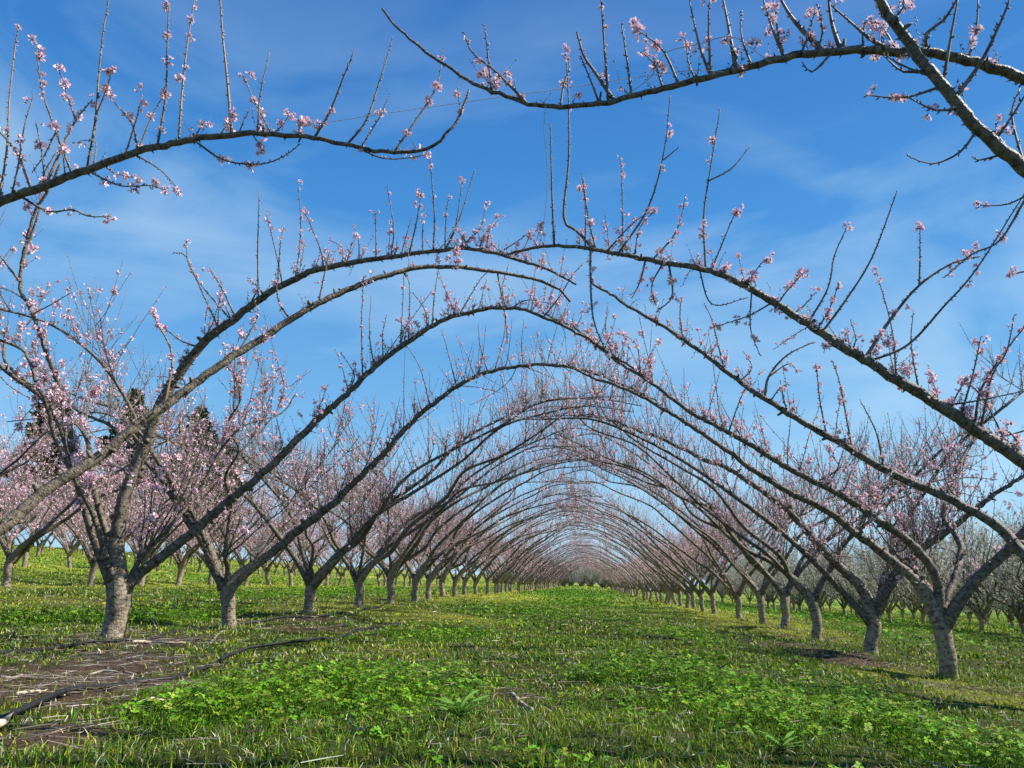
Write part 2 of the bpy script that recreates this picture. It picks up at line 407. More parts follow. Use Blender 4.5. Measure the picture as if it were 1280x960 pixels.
def shoot_plan(rng, paths, per_m, lo, Lm, hang=.08, spread=.65):
    """random shoots on limb or branch paths -> list of (host index, path)"""
    out = []
    for hi_, p in enumerate(paths):
        arc = np.linalg.norm(np.diff(p, axis=0), axis=1).sum()
        q, t, u = along(p, rng, max(1, int(arc * per_m)), lo if hi_ == 0 else .15, 1.0)
        for a, b, c in zip(q, t, u):
            L = float(np.clip(rng.lognormal(math.log(Lm), .6), .05, 1.1)) * (1.1 - .4 * c)
            up = None
            if rng.random() < hang: up = np.array([rng.normal(0, .6), rng.normal(0, .6), rng.uniform(-.7, .2)])
            out.append((hi_, grow_shoot(rng, a, b, L, up, spread)))
    return out

def blossom_points(rng, paths, mean):
    pts = []
    for p in paths:
        L = np.linalg.norm(np.diff(p, axis=0), axis=1).sum()
        if rng.random() < .2: continue
        k = rng.poisson(mean * L)
        for _ in range(min(k, 16)):
            u = rng.beta(1.0, 1.3) if rng.random() < .6 else rng.beta(3, 1)
            a = u * (len(p) - 1); i = min(int(a), len(p) - 2)
            pts.append(p[i] + (p[i + 1] - p[i]) * (a - i) + rng.normal(0, .012, 3))
    return pts

# ------------------------------------------------------------------ tree with its own shoots and blossoms as objects
ORD = ['first', 'second', 'third', 'fourth', 'fifth', 'sixth', 'seventh', 'eighth', 'ninth', 'tenth', 'eleventh', 'twelfth']
def nearest_on(limbs, px):
    best = None
    for li, (p, rad) in enumerate(limbs):
        v = p - C_; ok = (v @ FW) > .3
        if not ok.any(): continue
        q = np.full((len(p), 2), 1e6); q[ok] = proj(p[ok]); d = np.hypot(q[:, 0] - px[0], q[:, 1] - px[1]); i = int(np.argmin(d))
        if best is None or d[i] < best[0]: best = (d[i], li, i)
    return best
def parse(s): return [tuple(float(c) for c in w.split(',')) for w in s.split()]

def detailed_tree(seed, base, fork, trunk_r, traced, auto, shoots, label, per_m=11, rand_lo=.2, Lm=.2, bloom=5.0, sides=10, n_obj=280, bud=True, auto_per_m=18, tan=False):
    """traced: [(px points, r px start, r px end, Y start, Y end)], auto: [limb paths local], shoots: [(px points, r px, blossom ts)]"""
    rng = np.random.default_rng(seed)
    base = np.asarray(base, float)
    t = link('peach_tree', None); t.location = base; t.empty_display_size = .2
    tag(t, label, 'peach tree', 'peach trees in rows along the grass lane')
    fork = np.asarray(fork, float)
    limbs = []        # world
    for s, ra, rb, Ya, Yb in traced:
        px = parse(s); n = len(px); d = np.concatenate([[0], np.cumsum([math.dist(px[i], px[i + 1]) for i in range(n - 1)])]); d /= d[-1]
        Ys = Ya + (Yb - Ya) * d
        p = smooth_path([P(a, b, y) for (a, b), y in zip(px, Ys)], .045)
        w_ = rng.normal(0, 1, (len(p) + 12, 3)); w_ = sum(w_[k_:k_ + len(p)] for k_ in range(12)) / 3.46
        p = p + w_ * .0014 * Ya + rng.normal(0, .0025, p.shape)
        arc = np.linspace(0, 1, len(p))
        rad = (.93 * ra + (.72 * rb - .93 * ra) * arc ** .62) * (Ya + (Yb - Ya) * arc) / F
        rad = rad * (.55 + .45 * ss(np.concatenate([[0], np.cumsum(np.linalg.norm(np.diff(p, axis=0), axis=1))]), .08, .26))
        limbs.append((p, rad))
    nt_ = len(limbs)
    lanes = [False] * nt_
    for p, ra, rb, *fl in auto:
        lanes.append(bool(fl and fl[0]))
        p = smooth_path(p + base + np.r_[fork[:2], 0], .06); limbs.append((p, limb_radii(p, ra, rb)))
    link('trunk', trunk_mesh(rng, fork, trunk_r, main=(limbs[0][0] - base, limbs[0][1])), t)
    lobjs = []
    extra = []
    for li, (p, rad) in enumerate(limbs):
        b = MB(); tube(b, p - base, rad, sides, 0, rng, .022); spurs(b, p - base, rad, rng, .035)
        if base[1] < 12:      # pruning stubs
            q_, t_, u_ = along(p, rng, int(len(p) * .045 / .3), .08, .85)
            for a_, d_, c_ in zip(q_, t_, u_):
                r_ = float(np.interp(c_, np.linspace(0, 1, len(rad)), rad)); o_ = rng.normal(0, 1, 3) + np.array([0, 0, .4]); o_ = nrm(o_ - d_ * (o_ @ d_) * .8)
                tube(b, [a_ - base, a_ - base + o_ * r_ * 1.15, a_ - base + o_ * (r_ * 1.15 + rng.uniform(.012, .04))], [r_ * .62, r_ * .5, r_ * rng.uniform(.26, .4)], 7, 0)
        hostp = [p]
        if li >= nt_:
            for bp_, br in side_branches(rng, p, rad, rng.integers(2, 5) if lanes[li] else rng.integers(7, 11), .1, .92, (.25, .6) if lanes[li] else (.4, 1.2)):
                tube(b, bp_ - base, br, 6, 1, rng, .03); hostp.append(bp_)
        extra.append(hostp)
        lobjs.append(link('limb', b.mesh('limb', LIMB_MATS, tcv=True), t))
    specs = []        # (limb idx, world path, radius, blossom ts or None)
    for s, r, bl in shoots:
        px = parse(s); d, li, i = nearest_on(limbs, px[0])
        Y0 = limbs[li][0][i][1]; tilt = rng.normal(0, .18); L = sum(math.dist(px[k], px[k + 1]) for k in range(len(px) - 1)) * Y0 / F
        d = np.concatenate([[0], np.cumsum([math.dist(px[k], px[k + 1]) for k in range(len(px) - 1)])]); d /= d[-1]
        path = [P(a, b_, Y0 + tilt * L * u) for (a, b_), u in zip(px, d)]
        gap = math.dist(px[0], tuple(proj(limbs[li][0][i])))
        if gap < 22: path[0] = limbs[li][0][i]
        specs.append((li, np.array(path), r * .74 * Y0 / F, bl))
    for li, hostp in enumerate(extra):
        pm = (per_m * (.55 if li >= 2 else 1)) if li < nt_ else auto_per_m * (1.5 if lanes[li] else 1)
        for h, path in shoot_plan(rng, hostp, pm, rand_lo if li < nt_ else .12, Lm * (1.15 if lanes[li] else 1), spread=.45 if lanes[li] or li < nt_ else .65):
            L = np.linalg.norm(path[-1] - path[0])
            specs.append((li, path, .0022 + .0028 * min(1, L / .6), None))
    keep = list(range(len(shoots))) + sorted(range(len(shoots), len(specs)), key=lambda i: -np.linalg.norm(specs[i][1][-1] - specs[i][1][0]) / max(1.5, specs[i][1][0][1]))
    singles = set(keep[:n_obj]); rest = MB(); bpts = []
    for i, (li, path, r, bl) in enumerate(specs):
        dist = max(2.0, path[0][1]); near = dist < 7
        if i in singles: b = MB()
        else: b = rest
        p = shoot_geo(b, path - base, r, 5 if near else 4, .05 if near else .08, (.02 if near else .04) if bud else 0, .0085 if near else .009, rng, tan_mat=(tan and rng.random() < .5))
        if i >= len(shoots) and len(p) > 5 and rng.random() < .4:
            for _ in range(rng.integers(1, 3)):
                j = rng.integers(1, len(p) - 2); tw = grow_shoot(rng, p[j], nrm(p[j + 1] - p[j]), rng.uniform(.06, .22), None, .9)
                q_ = shoot_geo(b, tw, r * .6, 4, .05, (.02 if near else .045) if bud else 0, .0075, rng)
                bpts += blossom_points(rng, [q_], bloom)
        if i in singles:
            link('shoot', b.mesh('shoot', SHOOT_MATS), lobjs[li])
        if bl is None: bpts += blossom_points(rng, [p], bloom if (li < min(2, nt_) or lanes[li]) else bloom * .5)
        else:
            for u in bl:
                a = u * (len(p) - 1); k = min(int(a), len(p) - 2)
                for _ in range(2): bpts.append(p[k] + (p[k + 1] - p[k]) * (a - k) + rng.normal(0, .016, 3))
            if rng.random() < .6: bpts += blossom_points(rng, [p], 5.0)
    if rest.n: kinded(link('shoots', rest.mesh('shoots', SHOOT_MATS), t), 'stuff')
    bpts = np.array(bpts)
    q = proj(bpts + base); vis = (q[:, 0] > -60) & (q[:, 0] < 1340) & (q[:, 1] > -60)
    order = np.concatenate([np.where(vis)[0], np.where(~vis)[0]]) if True else None
    order = sorted(range(len(bpts)), key=lambda i: (not vis[i], bpts[i][1]))
    for i in order[:n_obj]:
        o = link('blossom', BLOSSOM_ME[rng.integers(0, len(BLOSSOM_ME))], t)
        o.location = bpts[i]; o.rotation_euler = rng.uniform(0, 6.28, 3); s = rng.uniform(.9, 1.35) * (1.25 if base[1] < 4.5 else 1.4 if base[1] < 8.5 else 1.15); o.scale = (s, s, s)
    if len(order) > n_obj:
        b = MB(); blossoms_into(b, bpts[order[n_obj:]], rng, CL_HI if base[1] < 7 else CL_LO)
        kinded(link('blossoms', b.mesh('blossoms', PET_MATS, smooth=False), t), 'stuff')
    return t

def auto_arches(rng, h0, lane, away, Hl=2.9, Ha=2.8, mid=1, r=.045):
    """local limb paths of a row tree; +X is the lane side for lane > 0"""
    out = []
    for k in range(abs(lane)):
        az = (0 if lane > 0 else math.pi) + (k - (abs(lane) - 1) / 2) * .22 + rng.normal(0, .06)
        out.append((arch_path(rng, h0 - .04 + rng.uniform(-.04, .05), .03, az, rng.uniform(3.7, 4.3), Hl + rng.normal(-.04, .24), rng.uniform(3.3, 4.0), rng.uniform(1.45, 2.3)), r * rng.uniform(.8, 1.08), .006, True))
    for k in range(abs(away)):
        az = (math.pi if lane > 0 else 0) + (k - (abs(away) - 1) / 2) * .55 + rng.normal(0, .1)
        out.append((arch_path(rng, h0 - .04 + rng.uniform(-.04, .05), .03, az, rng.uniform(2.9, 4.0), Ha + rng.normal(0, .2), rng.uniform(2.9, 3.6), rng.uniform(2.0, 2.6)), r * rng.uniform(.8, 1.0), .006, False))
    for k in range(mid):
        az = rng.choice([-1, 1]) * math.pi / 2 + rng.normal(0, .4)
        out.append((arch_path(rng, h0 - .02, .03, az, rng.uniform(1.0, 1.7), 2.3 + rng.normal(0, .25), 1.9, 1.5), r * .62, .005, False))
    return out

# ------------------------------------------------------------------ tree whose meshes are shared by copies
def template_tree(seed, lod, h0, lane, away, mid, Hl, Ha, kind='peach'):
    rng = np.random.default_rng(seed)
    parts = []
    fork = np.array([rng.normal(0, .05), rng.normal(0, .05), h0])
    if kind == 'peach': limbs = auto_arches(rng, h0, lane, away, Hl, Ha, mid)
    else:
        limbs = []
        for k in range(7):
            az = 2 * math.pi * k / 7 + rng.normal(0, .3)
            limbs.append((arch_path(rng, h0 - .05, .02, az, rng.uniform(1.2, 2.0), rng.uniform(1.9, 2.5), 2.1, 1.5), .034, .005))
    sh = MB(); bl = MB(); allp = []
    p_ = smooth_path(limbs[0][0] + np.r_[fork[:2], 0], .08)
    parts.append(('trunk', trunk_mesh(rng, fork, rng.uniform(.06, .078) if kind == 'peach' else .055, 8 if lod else 10, main=(p_, limb_radii(p_, limbs[0][1], limbs[0][2]))), None))
    for p, ra, rb, *fl in limbs:
        lane_ = bool(fl and fl[0])
        p = smooth_path(p + np.r_[fork[:2], 0], .08 if lod < 2 else .16); rad = limb_radii(p, ra, rb)
        b = MB(); tube(b, p, rad, 7 if lod < 2 else 5, 0, rng, .025)
        if lod < 2: spurs(b, p, rad, rng, .06)
        hosts = [p]
        for bp_, br in side_branches(rng, p, rad, rng.integers(3, 6) if lane_ else rng.integers(8, 13), .08, .97, (.25, .6) if lane_ else (.4, 1.25)):
            tube(b, bp_[::2] if lod else bp_, (br[::2] if lod else br) * (1.15 if lod > 1 else 1), 4 if lod else 5, 1); hosts.append(bp_)
        parts.append(('limb', b.mesh('limb', LIMB_MATS, tcv=True), None))
        dens = {0: 20, 1: 19, 2: 13}[lod] * (1.0 if kind == 'peach' else 1.7)
        for h, path in shoot_plan(rng, hosts, dens * ((1.2, 1.1, 1.0)[lod] if lane_ else 1), .1, .29 if kind == 'peach' else .22, spread=.4 if lane_ else .65):
            r = (.0022 + .0024 * min(1, np.linalg.norm(path[-1] - path[0]) / .6)) * (.9, 1.0, 1.2)[lod]
            q = shoot_geo(sh, path, r, 3, .12 if lod < 2 else .3, (.05, .09, 0)[lod], .0075, rng)
            allp.append(q)
    parts.append(('shoots', sh.mesh('shoots', SHOOT_MATS), 'stuff'))
    pts = blossom_points(rng, allp, {0: 9.0, 1: 9.0, 2: 10.5}[lod] * (1 if kind == 'peach' else 1.0))
    blossoms_into(bl, pts, rng, CL_LO if lod == 0 else CL_FAR, (.85, 1.25))
    parts.append(('blossoms', bl.mesh('blossoms', PET_MATS if kind == 'peach' else [M_WHITE, M_YLEAF, M_SHOOT], smooth=False), 'stuff'))
    if kind != 'peach':
        lf = MB(); blossoms_into(lf, blossom_points(rng, allp, 1.8), rng, CL_FAR, (.8, 1.2))
        parts.append(('leaves', lf.mesh('leaves', [M_YLEAF, M_YLEAF, M_SHOOT], smooth=False), 'stuff'))
    return parts
def place_tree(parts, loc, rot, sc, label, group, cat='peach tree', name='peach_tree'):
    t = link(name, None); t.location = loc; t.rotation_euler = (0, 0, rot); t.scale = (sc, sc, sc); t.empty_display_size = .2
    tag(t, label, cat, group)
    for n, me, k in parts:
        o = link(n, me, t)
        if k: o['kind'] = k
    return t

exec_order = None
# ------------------------------------------------------------------ ground sheet
PATCH_GREEN = [(400, 878, 160, 36, .85), (270, 892, 110, 28, .75), (520, 868, 70, 22, .7), (800, 832, 60, 24, .75), (900, 868, 130, 45, .7), (980, 905, 130, 50, .62), (860, 800, 70, 14, .6), (1060, 880, 90, 35, .6),
               (1160, 935, 120, 24, .9), (1250, 800, 80, 20, 1), (1140, 800, 50, 10, .8), (210, 772, 55, 13, .9), (330, 745, 70, 9, .9), (60, 775, 70, 12, .6), (90, 725, 60, 8, .6), (640, 765, 90, 8, .9), (720, 742, 40, 5, .9), (720, 755, 40, 5, .7), (550, 797, 70, 9, .8), (700, 802, 110, 9, .35),
               (455, 740, 60, 4, .5), (520, 800, 60, 10, .5)]
PATCH_SOIL = [(20, 862, 170, 38, 1.2), (110, 835, 110, 17, 1), (205, 826, 70, 9, .9), (395, 774, 40, 6, 1), (185, 803, 120, 9, .8), (30, 922, 100, 28, .9), (420, 786, 90, 8, .8), (655, 872, 50, 10, .6), (560, 845, 50, 8, .6), (1065, 826, 60, 10, .8), (1000, 808, 60, 5, .6), (300, 800, 70, 8, .5), (900, 790, 80, 5, .4), (1130, 850, 40, 8, .6)]
PATCH_YEL = [(1235, 875, 90, 36, 1), (1140, 845, 60, 12, .8), (560, 775, 90, 9, .9), (250, 830, 70, 14, .7), (480, 815, 90, 14, .6), (940, 780, 70, 8, .7), (100, 755, 120, 8, .8), (400, 760, 60, 6, .5), (640, 748, 50, 5, .8)]
def patches(lst):
    out = []
    for cx, cy, rx, ry, w in lst:
        c = gp(cx, cy); a = gp(cx, cy - ry) if cy - ry > 738 else gp(cx, 738); b = gp(cx, min(cy + ry, 1000))
        out.append((c[0], (a[1] + b[1]) / 2, rx * c[1] / F, max(.15, (a[1] - b[1]) / 2), w))
    return out
PG, PS, PY = patches(PATCH_GREEN), patches(PATCH_SOIL), patches(PATCH_YEL)
def vnoise(x, y, seed):
    """smooth value noise on the ground plane"""
    xi = np.floor(x).astype(np.int64); yi = np.floor(y).astype(np.int64); fx, fy = x - xi, y - yi
    fx = fx * fx * (3 - 2 * fx); fy = fy * fy * (3 - 2 * fy)
    def h(a, b):
        n = (a * 374761393 + b * 668265263 + seed * 974634777) & 0x7fffffff
        n = ((n ^ (n >> 13)) * 1274126177) & 0x7fffffff
        return ((n ^ (n >> 16)) & 0xffff) / 65535.0
    return (h(xi, yi) * (1 - fx) + h(xi + 1, yi) * fx) * (1 - fy) + (h(xi, yi + 1) * (1 - fx) + h(xi + 1, yi + 1) * fx) * fy
def fbm(x, y, s, seed): return .5 * vnoise(x / s, y / s, seed) + .3 * vnoise(x / s * 2.1 + 7, y / s * 2.1, seed + 1) + .2 * vnoise(x / s * 4.3, y / s * 4.3 + 3, seed + 2)
def weight(lst, x, y):
    w = np.zeros_like(x)
    for cx, cy, rx, ry, k in lst:
        d = ((x - cx) / rx) ** 2 + ((y - cy) / ry) ** 2
        w = np.maximum(w, k * np.exp(-d * .9))
    return w
XL = float(P(143, 807, 6.0)[0]); XR = float(P(1185, 836, 7.4)[0])
ROWSTEP = 7.1
def fields(x, y):
    n1, n2, n3 = fbm(x, y, .9, 3), fbm(x, y, .35, 11), fbm(x, y, 2.6, 21)
    rowd = np.minimum(np.abs((x - XL + 3.55) % ROWSTEP - 3.55), 9)           # distance from a tree row, left side
    rowr = np.abs(x - XR)
    strip = np.where(x < 0, np.exp(-(rowd / 1.1) ** 2), np.exp(-(rowr / 1.1) ** 2))
    g = weight(PG, x, y) + .55 * (n3 - .42) * 2 * (1 - strip)
    g = g + .35 * ss(y, 14, 30) * (1 - strip)
    s = weight(PS, x, y) + .35 * strip * (n1 > .52) * ss(x, -30, -2) 
    yl = weight(PY, x, y) + .55 * strip * ss(y, 8, 14)
    g = np.clip((g + (n2 - .5) * 1.15 + (n1 - .5) * .5 - .34) * 2.4, 0, 1); s = np.clip((s + (n2 - .5) * .9 - .38) * 2.6, 0, 1); yl = np.clip((yl + (n1 - .5) * .7 - .2) * 1.8, 0, 1)
    return g * (1 - s), s, yl * (1 - s), n1, n2
def make_ground():
    yy = np.concatenate([-np.geomspace(400, .6, 40), np.linspace(-.4, 1.2, 8), np.geomspace(1.3, 30, 330), np.geomspace(30.5, 1500, 90)])
    xx = np.concatenate([-np.geomspace(900, 12.5, 60), np.linspace(-12, 9, 300), np.geomspace(9.3, 900, 60)])
    X, Y = np.meshgrid(xx, yy); Z = G(X, Y)
    Z = Z + .022 * (fbm(X, Y, .25, 5) - .5) * (Y < 30)
    g, s, yl, n1, n2 = fields(X, Y)
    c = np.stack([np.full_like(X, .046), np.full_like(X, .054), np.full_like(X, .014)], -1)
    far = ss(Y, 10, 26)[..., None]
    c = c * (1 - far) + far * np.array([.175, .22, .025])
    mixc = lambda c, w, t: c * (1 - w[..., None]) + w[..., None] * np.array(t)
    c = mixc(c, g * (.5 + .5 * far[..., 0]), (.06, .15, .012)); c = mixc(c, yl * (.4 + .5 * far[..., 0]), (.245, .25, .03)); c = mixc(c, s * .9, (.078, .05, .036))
    k = len(xx); i = (np.arange(len(yy) - 1)[:, None] * k + np.arange(k - 1)[None]).ravel()
    t = np.concatenate([np.stack([i, i + 1, i + k + 1], -1), np.stack([i, i + k + 1, i + k], -1)])
    b = MB(); b.add(np.stack([X, Y, Z], -1), t, 0, col=c.reshape(-1, 3))
    m, tt, bs = mat('orchard_floor')
    at = tt.nodes.new('ShaderNodeAttribute'); at.attribute_name = 'col'; oc = tt.nodes.new('ShaderNodeTexCoord')
    n = noise(tt, 22, 6, oc.outputs['Object'], .7); r = ramp(tt, [(.3, (.45, .42, .4)), (.5, (1, 1, 1)), (.72, (1.6, 1.55, 1.4))]); tt.links.new(n.outputs['Fac'], r.inputs[0])
    mu = tt.nodes.new('ShaderNodeMix'); mu.data_type = 'RGBA'; mu.blend_type = 'MULTIPLY'; mu.inputs[0].default_value = 1
    tt.links.new(at.outputs['Color'], mu.inputs[6]); tt.links.new(r.outputs[0], mu.inputs[7]); tt.links.new(mu.outputs[2], bs.inputs['Base Color'])
    bs.inputs['Roughness'].default_value = .95; bs.inputs['Specular IOR Level'].default_value = .1
    bp = tt.nodes.new('ShaderNodeBump'); bp.inputs['Strength'].default_value = 1; bp.inputs['Distance'].default_value = .02
    n5 = noise(tt, 60, 5, oc.outputs['Object'], .7); tt.links.new(n5.outputs['Fac'], bp.inputs['Height']); tt.links.new(bp.outputs[0], bs.inputs['Normal'])
    o = link('ground', b.mesh('ground', [m], col=True)); kinded(o, 'structure'); o['label'] = 'orchard floor of grass, weeds and bare red soil'
make_ground()

# ------------------------------------------------------------------ grass, clover, litter
def scatter(rng, n, y0, y1, wide=.78, pad=1.2):
    y = np.exp(rng.uniform(math.log(y0), math.log(y1), n))
    y = np.sqrt(rng.uniform(y0 ** 2, y1 ** 2, n))
    x = y * -math.tan(PSI) + rng.uniform(-1, 1, n) * (wide * y + pad)
    return x, y
def blades(mb, rng, x, y, h, w, lean, col, curl=.5):
    n = len(x); z = G(x, y) - .012
    a = rng.uniform(0, 2 * math.pi, n); ld = np.stack([np.cos(a), np.sin(a), np.zeros(n)], -1)
    a2 = rng.uniform(0, 2 * math.pi, n); sdv = np.stack([np.cos(a2), np.sin(a2), np.zeros(n)], -1)
    p = np.stack([x, y, z], -1); h = h[:, None]; w = w[:, None]; lean = lean[:, None]
    up = np.array([0, 0, 1.0])
    m1 = p + h * (.55 * up + lean * .35 * ld); m2 = p + h * (np.sqrt(np.clip(1 - lean ** 2 * .6, .1, 1)) * up + lean * ld * (1 + curl * .2))
    v = np.stack([p - sdv * w * .5, p + sdv * w * .5, m1 - sdv * w * .42, m1 + sdv * w * .42, m2], 1).reshape(-1, 3)
    t = (np.array([[0, 1, 3], [0, 3, 2], [2, 3, 4]])[None] + (np.arange(n) * 5)[:, None, None]).reshape(-1, 3)
    mb.add(v, t, 0, col=np.repeat(col, 5, 0))
def pick(rng, n, cols, pr):
    i = rng.choice(len(cols), n, p=np.array(pr) / sum(pr)); c = np.array(cols)[i]
    return c * rng.uniform(.5, 1.45, (n, 1)) * (1 + rng.normal(0, .06, (n, 3)))
OLIVE, GREEN, STRAW_GLINT, YELL, DARK, LIME = (.18, .22, .016), (.085, .225, .010), (.52, .50, .34), (.37, .39, .03), (.022, .042, .005), (.20, .34, .016)  # dry blade tone is brightened: pale specular glints are put into its colour
WEEDS = [(*gp(574, 902)[:2], .13), (*gp(978, 940)[:2], .1), (*gp(745, 878)[:2], .06)]
def make_grass():
    rng = np.random.default_rng(42); mb = MB()
    for (n, y0, y1, hs, ws) in ((130000, 1.4, 4.2, (.014, .06), (.0024, .0056)), (150000, 4.2, 9, (.016, .056), (.005, .012)), (150000, 9, 22, (.025, .06), (.011, .022)), (60000, 22, 60, (.05, .10), (.025, .05)), (15000, 60, 115, (.06, .12), (.08, .15))):
        x, y = scatter(rng, n, y0, y1)
        g, s, yl, n1, n2 = fields(x, y)
        keep = rng.random(n) < (1 - .88 * s) * (.6 + .6 * n1); x, y, g, yl, n2 = x[keep], y[keep], g[keep], yl[keep], n2[keep]; k = len(x)
        dull = pick(rng, k, [OLIVE, GREEN, STRAW_GLINT, YELL, DARK], [.30, .30, .10, .16, .14]); gr = pick(rng, k, [GREEN, LIME, DARK, OLIVE], [.45, .25, .2, .1]); ye = pick(rng, k, [YELL, OLIVE, STRAW_GLINT, LIME], [.55, .22, .1, .13])
        c = np.where((rng.random(k) < g)[:, None], gr, np.where((rng.random(k) < yl)[:, None], ye, dull))
        sh = np.where(yl > .5, .75, 1.0) * (.6 + .8 * n2)
        blades(mb, rng, x, y, rng.uniform(*hs, k) * sh, rng.uniform(*ws, k), np.clip(rng.normal(.6, .35, k), 0, 1.2), c)
    for fx, k0 in ((left_base, -1), (right_base, 0)):
        for k in range(k0, 9):
            tb = fx(k); n = 110; a = rng.uniform(0, 6.283, n); rr = .07 + rng.gamma(1.6, .05, n)
            blades(mb, rng, tb[0] + rr * np.cos(a), tb[1] + rr * np.sin(a), rng.uniform(.03, .11, n), rng.uniform(.005, .009, n), np.clip(rng.normal(.4, .3, n), 0, 1), pick(rng, n, [OLIVE, GREEN, STRAW_GLINT, YELL], [.35, .25, .2, .2]))
    o = link('grass', mb.mesh('grass', [M_BLADE], smooth=False, col=True)); kinded(o, 'stuff'); o['label'] = 'short rough grass and yellowing weeds covering the lane'
    # clover: three leaflets on a stalk
    rng = np.random.default_rng(43); mb = MB()
    for (n, y0, y1, sc) in ((42000, 1.7, 5, 1.0), (34000, 5, 11, 1.3), (22000, 11, 30, 2.4)):
        x, y = scatter(rng, n, y0, y1); g, s, yl, n1, n2 = fields(x, y)
        keep = rng.random(n) < np.clip(g * .95 - .06 + .05 * n1, 0, 1) * (1 - s) * np.min([np.hypot(x - w_[0], y - w_[1]) > w_[2] for w_ in WEEDS], axis=0); x, y, g = x[keep], y[keep], g[keep]; k = len(x)
        hgt = rng.uniform(.02, .10, k) * (.5 + .7 * g); z = G(x, y) + hgt
        c0 = np.stack([x, y, z], -1); up = nrm(np.stack([rng.normal(0, .35, k), rng.normal(0, .35, k), np.ones(k)], -1))
        h = nrm(np.cross(up, np.array([.3, .9, .1]))); q = np.cross(up, h); L = (rng.uniform(.009, .021, k) * sc)[:, None]; a0 = rng.uniform(0, 6.28, k)
        col = pick(rng, k, [(.10, .235, .01), (.16, .29, .016), (.05, .13, .01), (.20, .24, .03)], [.40, .28, .20, .12]); vs = []
        for j in range(3):
            a = a0 + j * 2.094; d = np.cos(a)[:, None] * h + np.sin(a)[:, None] * q; e = np.cos(a + 1.571)[:, None] * h + np.sin(a + 1.571)[:, None] * q
            vs += [c0, c0 + L * (.6 * d - .5 * e + .12 * up), c0 + L * (1.05 * d + .0 * e + .05 * up), c0 + L * (.6 * d + .5 * e + .12 * up)]
        v = np.stack(vs, 1).reshape(-1, 3)
        T = np.concatenate([np.array([[0, 1, 2], [0, 2, 3]]) + 4 * j for j in range(3)])
        t = (T[None] + (np.arange(k) * 12)[:, None, None]).reshape(-1, 3)
        mb.add(v, t, 0, col=np.repeat(col, 12, 0))
    o = link('clover', mb.mesh('clover', [M_BLADE], smooth=False, col=True)); kinded(o, 'stuff'); o['label'] = 'bright green clover growing in patches'
    # dry litter lying flat, mostly on the bare strips
    rng = np.random.default_rng(44); mb = MB()
    for (n, y0, y1, w) in ((38000, 1.6, 7, .0016), (20000, 7, 18, .004)):
        x, y = scatter(rng, n, y0, y1); g, s, yl, n1, n2 = fields(x, y)
        keep = rng.random(n) < .08 + .7 * s; x, y = x[keep], y[keep]; k = len(x); z = G(x, y) + rng.uniform(.004, .03, k)
        a = rng.normal(.15, .7, k); L = np.minimum(rng.gamma(2, .04, k), .2)[:, None] + .02; d = np.stack([np.cos(a), np.sin(a), rng.normal(0, .08, k)], -1); e = np.stack([-np.sin(a), np.cos(a), rng.normal(0, .3, k)], -1)
        c = np.stack([x, y, z], -1); ww = w * rng.uniform(.6, 1.6, (k, 1))
        v = np.stack([c - d * L * .5 - e * ww, c - d * L * .5 + e * ww, c + d * L * .5 + e * ww * .6, c + d * L * .5 - e * ww * .6, c + np.array([0, 0, .5]) * ww * 2, ], 1).reshape(-1, 3)
        t = (np.array([[0, 4, 1], [1, 4, 2], [2, 4, 3], [3, 4, 0]])[None] + (np.arange(k) * 5)[:, None, None]).reshape(-1, 3)
        mb.add(v, t, 0, col=np.repeat(pick(rng, k, [(.24, .20, .16), (.13, .10, .075), (.06, .045, .035), (.42, .38, .31)], [.3, .32, .3, .08]), 5, 0))
    o = link('plant_litter', mb.mesh('plant_litter', [M_DRY], smooth=False, col=True)); kinded(o, 'stuff'); o['label'] = 'dry straw and twig litter on the bare soil strips'

# ------------------------------------------------------------------ the near trees, limb by limb
LBASE = lambda k: np.array([XL, 6.0 + 2 * k, 0.0])
def on_ground(x, y): return np.array([x, y, float(G(x, y)) - .01])
def left_base(k):
    pxs = {-1: (-153, 846), 0: (143, 807), 1: (288, 782), 2: (385, 769), 3: (449, 757), 4: (489, 753), 5: (517, 752), 6: (540, 747)}
    Y = 6.0 + 2 * k
    x = P(*pxs[k], Y)[0] if k in pxs else XL
    return on_ground(x, Y)
def right_base(k):
    pxs = {0: (1185, 836), 1: (1089, 814), 2: (1022, 795), 3: (982, 781), 4: (953, 778), 5: (925, 772)}
    Y = 7.4 + 2 * k
    x = P(*pxs[k], Y)[0] if k in pxs else XR
    return on_ground(x, Y)
def fork_of(base, px, py):
    p = P(px, py, base[1]); return p - base
make_grass()
rngA = np.random.default_rng(5)

